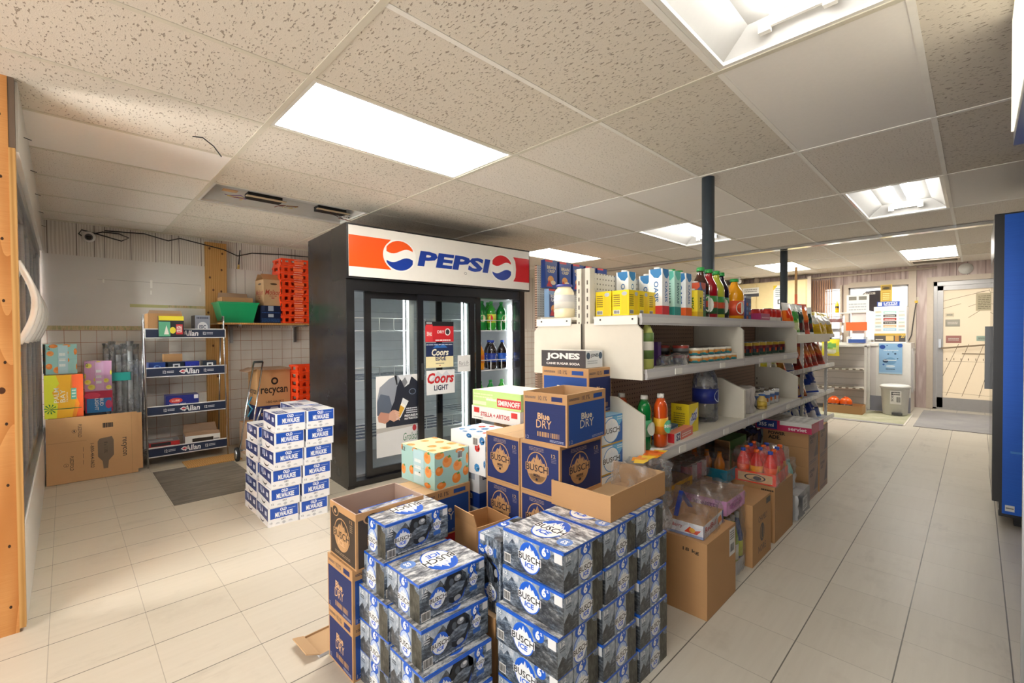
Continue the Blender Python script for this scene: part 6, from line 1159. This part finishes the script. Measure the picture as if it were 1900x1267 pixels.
# ================================================================ RIGHT SIDE FRIDGES
t = thing('tall_fridge', 'tall blue sided drinks fridge at the right, facing the aisle', 'fridge', (4.33, -.08, 0))
mb = MB(); mb.box((0, -.75, .06), (1.0, -.03, 2.02), 'black_frame'); mb.build('cabinet', t)
mb = MB(); mb.box((-.004, -.74, .08), (0, -.045, 2.01), 'brushed_blue'); f = Face(mb, (-.004, -.045, .08), (0, -1, 0), (0, 0, 1), .695, 1.93); f.rect(.02, .01, .08, .03, '#e6e6e4', 1); f.rect(.025, .018, .075, .022, '#7a7a78', 2); f.rect(.05, .205, .95, .212, '#3f86d8:.3', 1); mb.build('side_panel', t)
mb = MB(); mb.box((0, -.03, .15), (1.0, 0, 2.02), 'black_frame'); mb.build('door_frame', t)
mb = MB(); mb.box((.06, -.004, .2), (.94, .001, 1.75), 'glass'); mb.build('pane', t)
mb = MB(); mb.box((.93, .001, .8), (.95, .03, 1.3), 'black_frame'); mb.build('handle', t)
for x in (.04, .9):
    mb = MB(); mb.box((x, -.7, 0), (x+.06, -.1, .06), 'rubber'); mb.build('foot', t)
t = thing('display_fridge', 'black fridge with white header beyond the blue sided one', 'fridge', (5.42, -.34, 0))
mb = MB(); mb.box((0, -.75, 0), (1.15, -.02, 1.75), 'black_frame'); mb.build('cabinet', t); mb = MB(); mb.box((0, -.7, 1.75), (1.15, .02, 2.1), '#e2ddd2:.3'); f = Face(mb, (1.15, .02, 1.75), (-1, 0, 0), (0, 0, 1), 1.15, .35); f.text('PEPSI', .3, .25, .75, .75, '#1f3f9c', 2, .03); f.rect(0, 0, 1, .12, '#2343a8', 1); mb.build('header_sign', t)
mb = MB(); mb.box((.06, -.01, .15), (1.09, -.0, 1.7), 'glass'); mb.build('pane', t)
t = thing('display_fridge', 'steel edged fridge nearest the camera on the right, with lit cream header', 'fridge', (1.55, -.115, 0))
mb = MB(); mb.box((0, -.8, 0), (.79, -.02, 1.9), 'black_frame'); mb.box((.77, -.82, 0), (.8, .0, 1.9), 'steel'); mb.build('cabinet', t)
mb = MB(); mb.box((-.05, -.7, 1.91), (.83, .028, H-.005), 'brushed_steel'); mb.build('header_box', t); mb = MB(); mb.box((-.04, .028, 1.955), (.815, .034, H-.02), 'sign_lit'); mb.build('header_sign', t)
mb = MB(); mb.box((.04, -.012, .12), (.74, -.008, 1.85), 'glass'); mb.build('pane', t)

# ================================================================ CHECKOUT END
t = thing('checkout_counter', 'white checkout counter with slatted front before the window', 'counter', (9.3, .70, 0))
mb = MB(); mb.box((0, 0, .02), (.6, .42, 1.085), 'white_enamel'); mb.box((.0, .42, 0), (.55, 3.4, 1.04), '#d6d0cc:.5'); mb.build('body', t)
mb = MB(); mb.box((-.02, .4, 1.04), (.6, 3.42, 1.085), 'white_enamel'); mb.build('worktop', t)
mb = MB(); mb.box((-.006, .0, .0), (0, .5, .24), '#8e8e98'); mb.box((-.006, .5, 0), (0, 3.4, .2), '#8a8a92'); mb.build('kick_board', t)
mb = MB(); mb.box((.1, -.02, .32), (.45, -.0, 1.0), '#c9c6c4'); mb.box((.14, -.024, .36), (.41, -.02, .96), '#e6e4e2'); mb.build('end_panel', t)
mb = MB(); mb.box((-.003, 0, 0), (0, .285, .48), '#8fb8dc:.3'); f = Face(mb, (-.003, .285, 0), (0, -1, 0), (0, 0, 1), .285, .48)
f.oval(.5, .42, .24, .12, '#6f9cc4', 1); f.rect(.2, .43, .75, .46, '#e8eef2', 3); f.oval(.28, .42, .12, .06, '#2c4664', 2)
for a, b, r_, c in ((.15, .88, .16, '#1f4a9c'), (.9, .93, .14, '#2a5cae'), (.35, .93, .04, '#1f4a9c'), (.4, .65, .05, '#2c4664'), (.7, .66, .06, '#2c4664'), (.2, .3, .06, '#2a5cae'), (.8, .5, .04, '#2c4664'), (.6, .72, .03, '#2c4664')): f.oval(a, b, r_*.8, r_*.45, c, 2, 16)
f.greek(.2, .74, .85, .8, '#cfe0ee', 1, 2); f.oval(.5, .25, .2, .04, '#cfe0ee', 2); f.greek(.3, .13, .7, .18, '#2c4664', 1, 2); f.rect(.0, .0, 1, .05, '#a9cbe4', 1)
solo(mb, 'poster', 'blue poster with circles taped to the white counter front', 'poster', (9.296, .8, .6))
t = thing('slatted_shelf', 'white slatted low display shelf in front of the counter', 'shelf', (8.9, 1.19, 0))
mb = MB(); mb.box((.33, 0, .05), (.36, 2.2, 1.05), '#cfc8c4:.5'); 
for k in range(10): mb.box((.326, 0, .1+k*.1), (.33, 2.2, .104+k*.1), '#8f8a88')
mb.build('slat_back', t); mb = MB(); mb.box((.0, 0, .02), (.03, .03, 1.05), 'white_enamel'); mb.box((.3, 0, .02), (.33, .03, 1.05), 'white_enamel'); mb.box((0, 0, 1.03), (.33, 2.2, 1.06), 'white_enamel'); mb.build('frame', t)
for z in (.36, .66):
    mb = MB(); mb.box((.02, .03, z), (.33, 2.2, z+.012), 'shelf_enamel')
    for k in range(24): mb.box((.015, .05+k*.09, z+.0), (.02, .09+k*.09, z+.02), '#6f6558')
    mb.build('shelf', t)
KIND['low_tray'] = open_box('cardboard_tray', 'tray', (.3, .5, .13), 'kraft', 'kraft'); put('low_tray', (8.75, 1.45, .002), 'low brown cardboard tray on the floor at the slatted shelf')
for i in range(2): put('orange_jug', (8.73, 1.42+.16*i, .008), 'orange liquid jug in the low tray, %s' % ('nearer the bin', 'farther from the bin')[i], PI)
t = thing('waste_bin', 'white plastic step bin with lid standing before the counter', 'bin', (9.03, .86, 0))
mb = MB(); mb.lathe([(.0001, 0), (.145, 0), (.155, .02), (.18, .4), (.19, .405), (.19, .42)], 'plastic_white', 24, sy=.95); mb.build('body', t)
mb = MB(); mb.lathe([(.195, .42), (.198, .435), (.17, .455), (.1, .465), (.0001, .468)], 'plastic_white', 24, sy=.95); mb.build('lid', t)
mb = MB(); mb.box((-.19, -.1, .02), (-.14, .02, .05), '#55565a'); mb.build('pedal', t)
mb = MB(); f = Face(mb, (-.1, -.135, .15), (.82, -.57, 0), (0, 0, 1), .01, .01); f = Face(mb, (-.188, .04, .18), (0, -1, 0), (0, 0, 1), .13, .2); f.rect(0, 0, 1, 1, '#e6e4e0', 1); f.bars(.55, .1, .95, .6, 2); f.greek(.1, .65, .9, .95, '#3a3a3c', 2, 2); f.text('SODA', .1, .2, .3, .9, '#3a3a3c', 2, .02, 0, 90); mb.build('paper_label', t)
# on the counter
t = thing('lottery_display', 'white lottery ticket display with blue header on the counter', 'display', (9.35, .76, 1.086))
mb = MB(); mb.box((0, 0, 0), (.3, .4, .58), '#e9e7e4:.4'); mb.build('cabinet', t)
mb = MB(); f = Face(mb, (-.001, .4, 0), (0, -1, 0), (0, 0, 1), .4, .58)
f.rect(.02, .03, .98, .26, '#55504c', 1); f.rect(.02, .2, .98, .26, '#c9a84a', 2); f.rect(.38, .06, .62, .19, '#d9bc7a', 3); f.rect(.66, .05, .78, .2, '#b98a4a', 3); f.text('20', .84, .14, .95, .23, '#e6c86a', 3, .03); f.greek(.06, .06, .3, .12, '#d8d0c0', 1, 3)
for k in range(6): f.rect(.04, .32+.1*k, .24, .39+.1*k, ('#d9cfc4', '#bcd2d8', '#e3d3b8')[k % 3], 1); f.rect(.76, .32+.1*k, .96, .39+.1*k, ('#c4dbe0', '#e3c8b8', '#d2d8c8')[k % 3], 1); f.greek(.06, .34+.1*k, .22, .37+.1*k, '#9a8f86', 1, 2, k); f.greek(.78, .34+.1*k, .94, .37+.1*k, '#8f9a9c', 1, 2, k)
for k, c in enumerate(('#9cc4dc', '#dcb48a', '#3a3432', '#a83a34', '#3a3432', '#9cc8c0')): f.rect(.3, .33+.095*k, .7, .4+.095*k, c, 1); f.greek(.34, .34+.095*k, .66, .38+.095*k, '#e6e0d8', 1, 2, k)
mb.build('ticket_rack', t)
mb = MB(); mb.box((.0, .08, .58), (.02, .36, .66), '#2a4aa0:.3'); f = Face(mb, (0, .36, .58), (0, -1, 0), (0, 0, 1), .28, .08); f.rect(.04, .15, .22, .85, '#e6e8ee', 1); f.text('LOTO', .3, .45, .9, .85, '#e6e8ee', 1, .03); f.text('QUEBEC', .3, .12, .9, .4, '#e6e8ee', 1, .02); mb.build('header_sign', t)
t = thing('cash_register', 'white till with screen left of the lottery display', 'register', (9.35, 1.24, 1.086))
mb = MB(); mb.box((0, 0, 0), (.35, .28, .1), 'plastic_white'); mb.box((.15, .04, .1), (.2, .24, .75), '#d8d6d2'); mb.build('body', t)
mb = MB(); mb.box((.12, .0, .5), (.15, .3, .8), '#dedcd8'); f = Face(mb, (.12, .3, .5), (0, -1, 0), (0, 0, 1), .3, .3); f.rect(.1, .7, .45, .9, '#7a786e', 1); f.rect(.55, .7, .9, .9, '#7a786e', 1); f.greek(.1, .1, .9, .55, '#a9b0b4', 3, 1); mb.build('screen', t)
mb = MB(); mb.box((-.1, .02, 0), (0, .24, .06), '#2c4a8c'); mb.add([(-.1, .04, .06), (-.1, .2, .06), (0, .2, .2), (0, .04, .2)], [(0, 1, 2, 3)], '#c9d2da'); mb.build('card_reader', t)
mb = MB(); mb.box((-.06, .0, .2), (-.02, .28, .34), '#e8642a:.3'); mb.build('promo_card', t)
t = thing('sweet_rack', 'clear tiered candy rack on the counter behind the yellow crisps', 'rack', (9.35, 1.6, 1.086))
for k in range(3):
    mb = MB(); mb.box((.1*k, 0, .0+.17*k), (.1*k+.12, .34, .12+.17*k), 'clear_plastic'); mb.box((.1*k+.01, .02, .01+.17*k), (.1*k+.1, .32, .07+.17*k), ('#8a8490', '#b8a49a', '#c05a4a')[k]); mb.build('tier', t)
mb = MB(); mb.box((0, 0, 0), (.02, .16, .3), '#1f1c18:.3'); f = Face(mb, (0, .16, 0), (0, -1, 0), (0, 0, 1), .16, .3); f.oval(.5, .82, .38, .12, '#e9a02c', 1); f.oval(.5, .8, .25, .06, '#1f1c18', 2); f.poly([(.2, .3), (.5, .6), (.8, .3)], '#e6c86a', 1); f.oval(.5, .18, .3, .12, '#e05a2a', 2); solo(mb, 'energy_display', 'black and orange display card standing on the counter', 'sign', (9.3, 1.72, 1.086))
mb = MB(); mb.box((0, 0, 0), (.03, .15, .3), '#c9ab4a:.3'); f = Face(mb, (0, .15, 0), (0, -1, 0), (0, 0, 1), .15, .3); f.rect(.1, .7, .9, .95, '#8a6f2c', 1); f.oval(.5, .8, .3, .06, '#3a3220', 2); f.rect(.15, .1, .85, .6, '#b8963a', 1); f.greek(.2, .15, .8, .55, '#e0cc86', 4, 2); solo(mb, 'promo_stand', 'gold promotional stand in front of the shop window', 'sign', (9.8, .98, 1.75+.0))
mb = MB(); mb.box((0, 0, 0), (.02, .15, .66), 'clear_plastic'); solo(mb, 'display_post', 'clear post carrying the gold stand on the counter', 'stand', (9.82, .98, 1.086))
put('spray', (9.62, 1.7, 1.601), 'yellow bottle on the ledge by the narrow window')
mb = MB(); mb.box((0, 0, 0), (.16, .5, .02), 'white_enamel'); mb.box((.14, 0, -.5), (.16, .03, 0), 'white_enamel'); solo(mb, 'window_ledge_shelf', 'small white raised shelf on the counter by the narrow window', 'shelf', (9.55, 1.45, 1.58))
put('b_lemon', (8.9, 1.66, .88), 'lemon yellow crisp bag hanging at the slatted shelf', -PI/2)
mb = MB(); mb.box((-.005, 0, 0), (0, .075, .12), '#d8cfc0'); solo(mb, 'wall_outlet', 'beige wall outlet with yellow plug beside the window', 'outlet', (DX, .67, 1.72))
mb = MB(); mb.box((-.03, -.02, -.02), (.0, .02, .02), '#d8b23a'); mb.tube([(-.02, 0, 0), (-.05, .02, -.2), (-.1, .05, -.55), (-.3, .1, -.72)], .008, '#4a4440', 6); solo(mb, 'power_cord', 'grey cord with yellow plug hanging from the outlet', 'cord', (DX-.006, .7, 1.76))
mb = MB(); mb.tube([(0, 0, 0), (0, -2.3, .03)], .018, 'trim_beige', 10); solo(mb, 'curtain_rod', 'long pale curtain rod across the window wall', 'rod', (DX-.08, 2.75, 2.27))
t = thing('curtain', 'tan vertical strip curtain drawn beside the narrow window', 'curtain', (DX-.08, 1.82, 1.1))
for k in range(9):
    mb = MB(); y = .32-k*.036; mb.prism([(-.02, y), (.02, y+.018), (.018, y+.024), (-.022, y+.006)], 0, 1.13, 'curtain'); mb.build('strip', t)
# wall cabinets and notices
t = thing('wall_cabinets', 'row of pale yellow wood wall cabinets behind the checkout', 'cabinet', (DX-.3, 2.2, 1.35))
mb = MB(); mb.box((0, 0, 0), (.3, 2.6, .9), 'yellow_cab'); mb.box((0, -.06, -.2), (.02, 0, .95), 'trim_beige'); mb.build('body', t)
for k in range(3):
    for z0, z1 in ((.02, .36), (.38, .88)):
        mb = MB(); y0 = .02+k*.86; mb.box((-.018, y0, z0), (0, y0+.84, z1), 'yellow_cab'); d_ = mb.build('door', t); mb = MB(); mb.lathe([(.001, 0), (.018, .005), (.018, .015), (.001, .02)], 'plastic_white', 10); mb.xf(Matrix.Translation((-.018, y0+.1, z0+.06)) @ Matrix.Rotation(-PI/2, 4, 'Y')); mb.build('knob', d_)
def notice(y, z, w_, h_, bg, fn, lab, x=DX-.322, nm='notice'):
    mb = MB(); mb.box((0, 0, 0), (.003, w_, h_), bg); f = Face(mb, (0, w_, 0), (0, -1, 0), (0, 0, 1), w_, h_); fn(f); solo(mb, nm, lab, 'notice', (x, y, z))
notice(3.02, 1.98, .3, .18, '#e6e2da', lambda f: (f.rect(0, 0, 1, .35, '#4a4a50', 1), f.greek(.1, .5, .9, .9, '#8a8680', 2, 1)), 'white and dark notice on the left wall cabinet door')
notice(2.52, 1.72, .24, .45, '#dfe4e8', lambda f: (f.poly([(0, 1), (.3, 1), (0, .8)], '#e6cc2c', 1), f.poly([(1, 1), (.7, 1), (1, .85)], '#e6cc2c', 1), f.greek(.15, .5, .85, .9, '#7a8890', 5, 1), f.rect(.3, .2, .7, .4, '#3a3f44', 1), f.rect(.38, .24, .62, .36, '#dfe4e8', 2)), 'pale notice with yellow corners on the cabinets')
notice(2.3, 1.44, .55, .2, '#b9a88a', lambda f: (f.poly([(0, 0), (.3, .8), (.6, .2), (1, .7), (1, 0)], '#7a9a5a', 1), f.oval(.5, .5, .12, .35, '#5a5248', 2), f.rect(.72, .35, .98, .95, '#d8d4c8', 2)), 'landscape picture strip on the lower cabinet doors', nm='picture')
notice(3.2, 1.4, .5, .2, '#5a6068', lambda f: (f.rect(.04, .08, .96, .92, '#dde0e0', 1), f.greek(.1, .2, .6, .7, '#8a9096', 2, 2), f.oval(.7, .6, .06, .15, '#6a8a5a', 2)), 'dark framed document under the left cabinets', nm='picture')
for k in range(4): mb = MB(); mb.lathe([(.001, 0), (.05, .01), (.06, .07), (.03, .13), (.001, .135)], '#a89a8c:.6', 12); solo(mb, 'ceramic_jug', 'small tan jug on top of the cabinets, %s from the left' % ('fourth', 'third', 'second', 'first')[k], 'jug', (DX-.2, 2.7+k*.3+.4, 2.252), 0, 'jugs on the cabinets')
t = thing('security_camera', 'white camera under the ceiling above the cabinets', 'camera', (DX-.6, 3.3, H-.004)); mb = MB(); mb.lathe([(.04, 0), (.04, -.02), (.02, -.05)][::-1], 'plastic_white', 14); mb.build('base', t); mb = MB(); mb.lathe([(.001, -.13), (.04, -.11), (.05, -.08), (.04, -.05), (.001, -.045)], 'plastic_white', 14); mb.tube([(-.05, 0, -.08), (-.056, 0, -.08)], .02, '#222226', 10); mb.build('lens', t)
for x, y, l in ((6.2, 2.6, 'upright pale wooden stick in the far aisle, left of the second pole'), (6.7, 1.62, 'upright wooden stick with orange lower half beside the second pole')):
    mb = MB(); mb.box((-.012, -.012, 0), (.012, .012, 2.1), 'wood_stick'); 
    if x > 6.5: mb.box((-.013, -.013, 1.2), (.013, .013, 1.75), '#e8642a:.4')
    solo(mb, 'wooden_stick', l, 'stick', (x, y, 0))
# mats
mb = MB(); mb.box((0, 0, 0), (1.75, .9, .006), 'carpet'); solo(mb, 'door_mat', 'grey carpet mat in front of the glass door', 'mat', (8.05, -.32, .001))
mb = MB(); mb.box((0, 0, 0), (1.1, 1.3, .004), 'mat_green'); mb.box((-.12, 0, 0), (0, 1.3, .006), 'carpet'); mb.box((-.1, -.02, 0), (1.1, 0, .005), '#d6d0c8:.6'); solo(mb, 'counter_mat', 'olive mat with grey edge before the checkout counter', 'mat', (8.1, .68, .001))
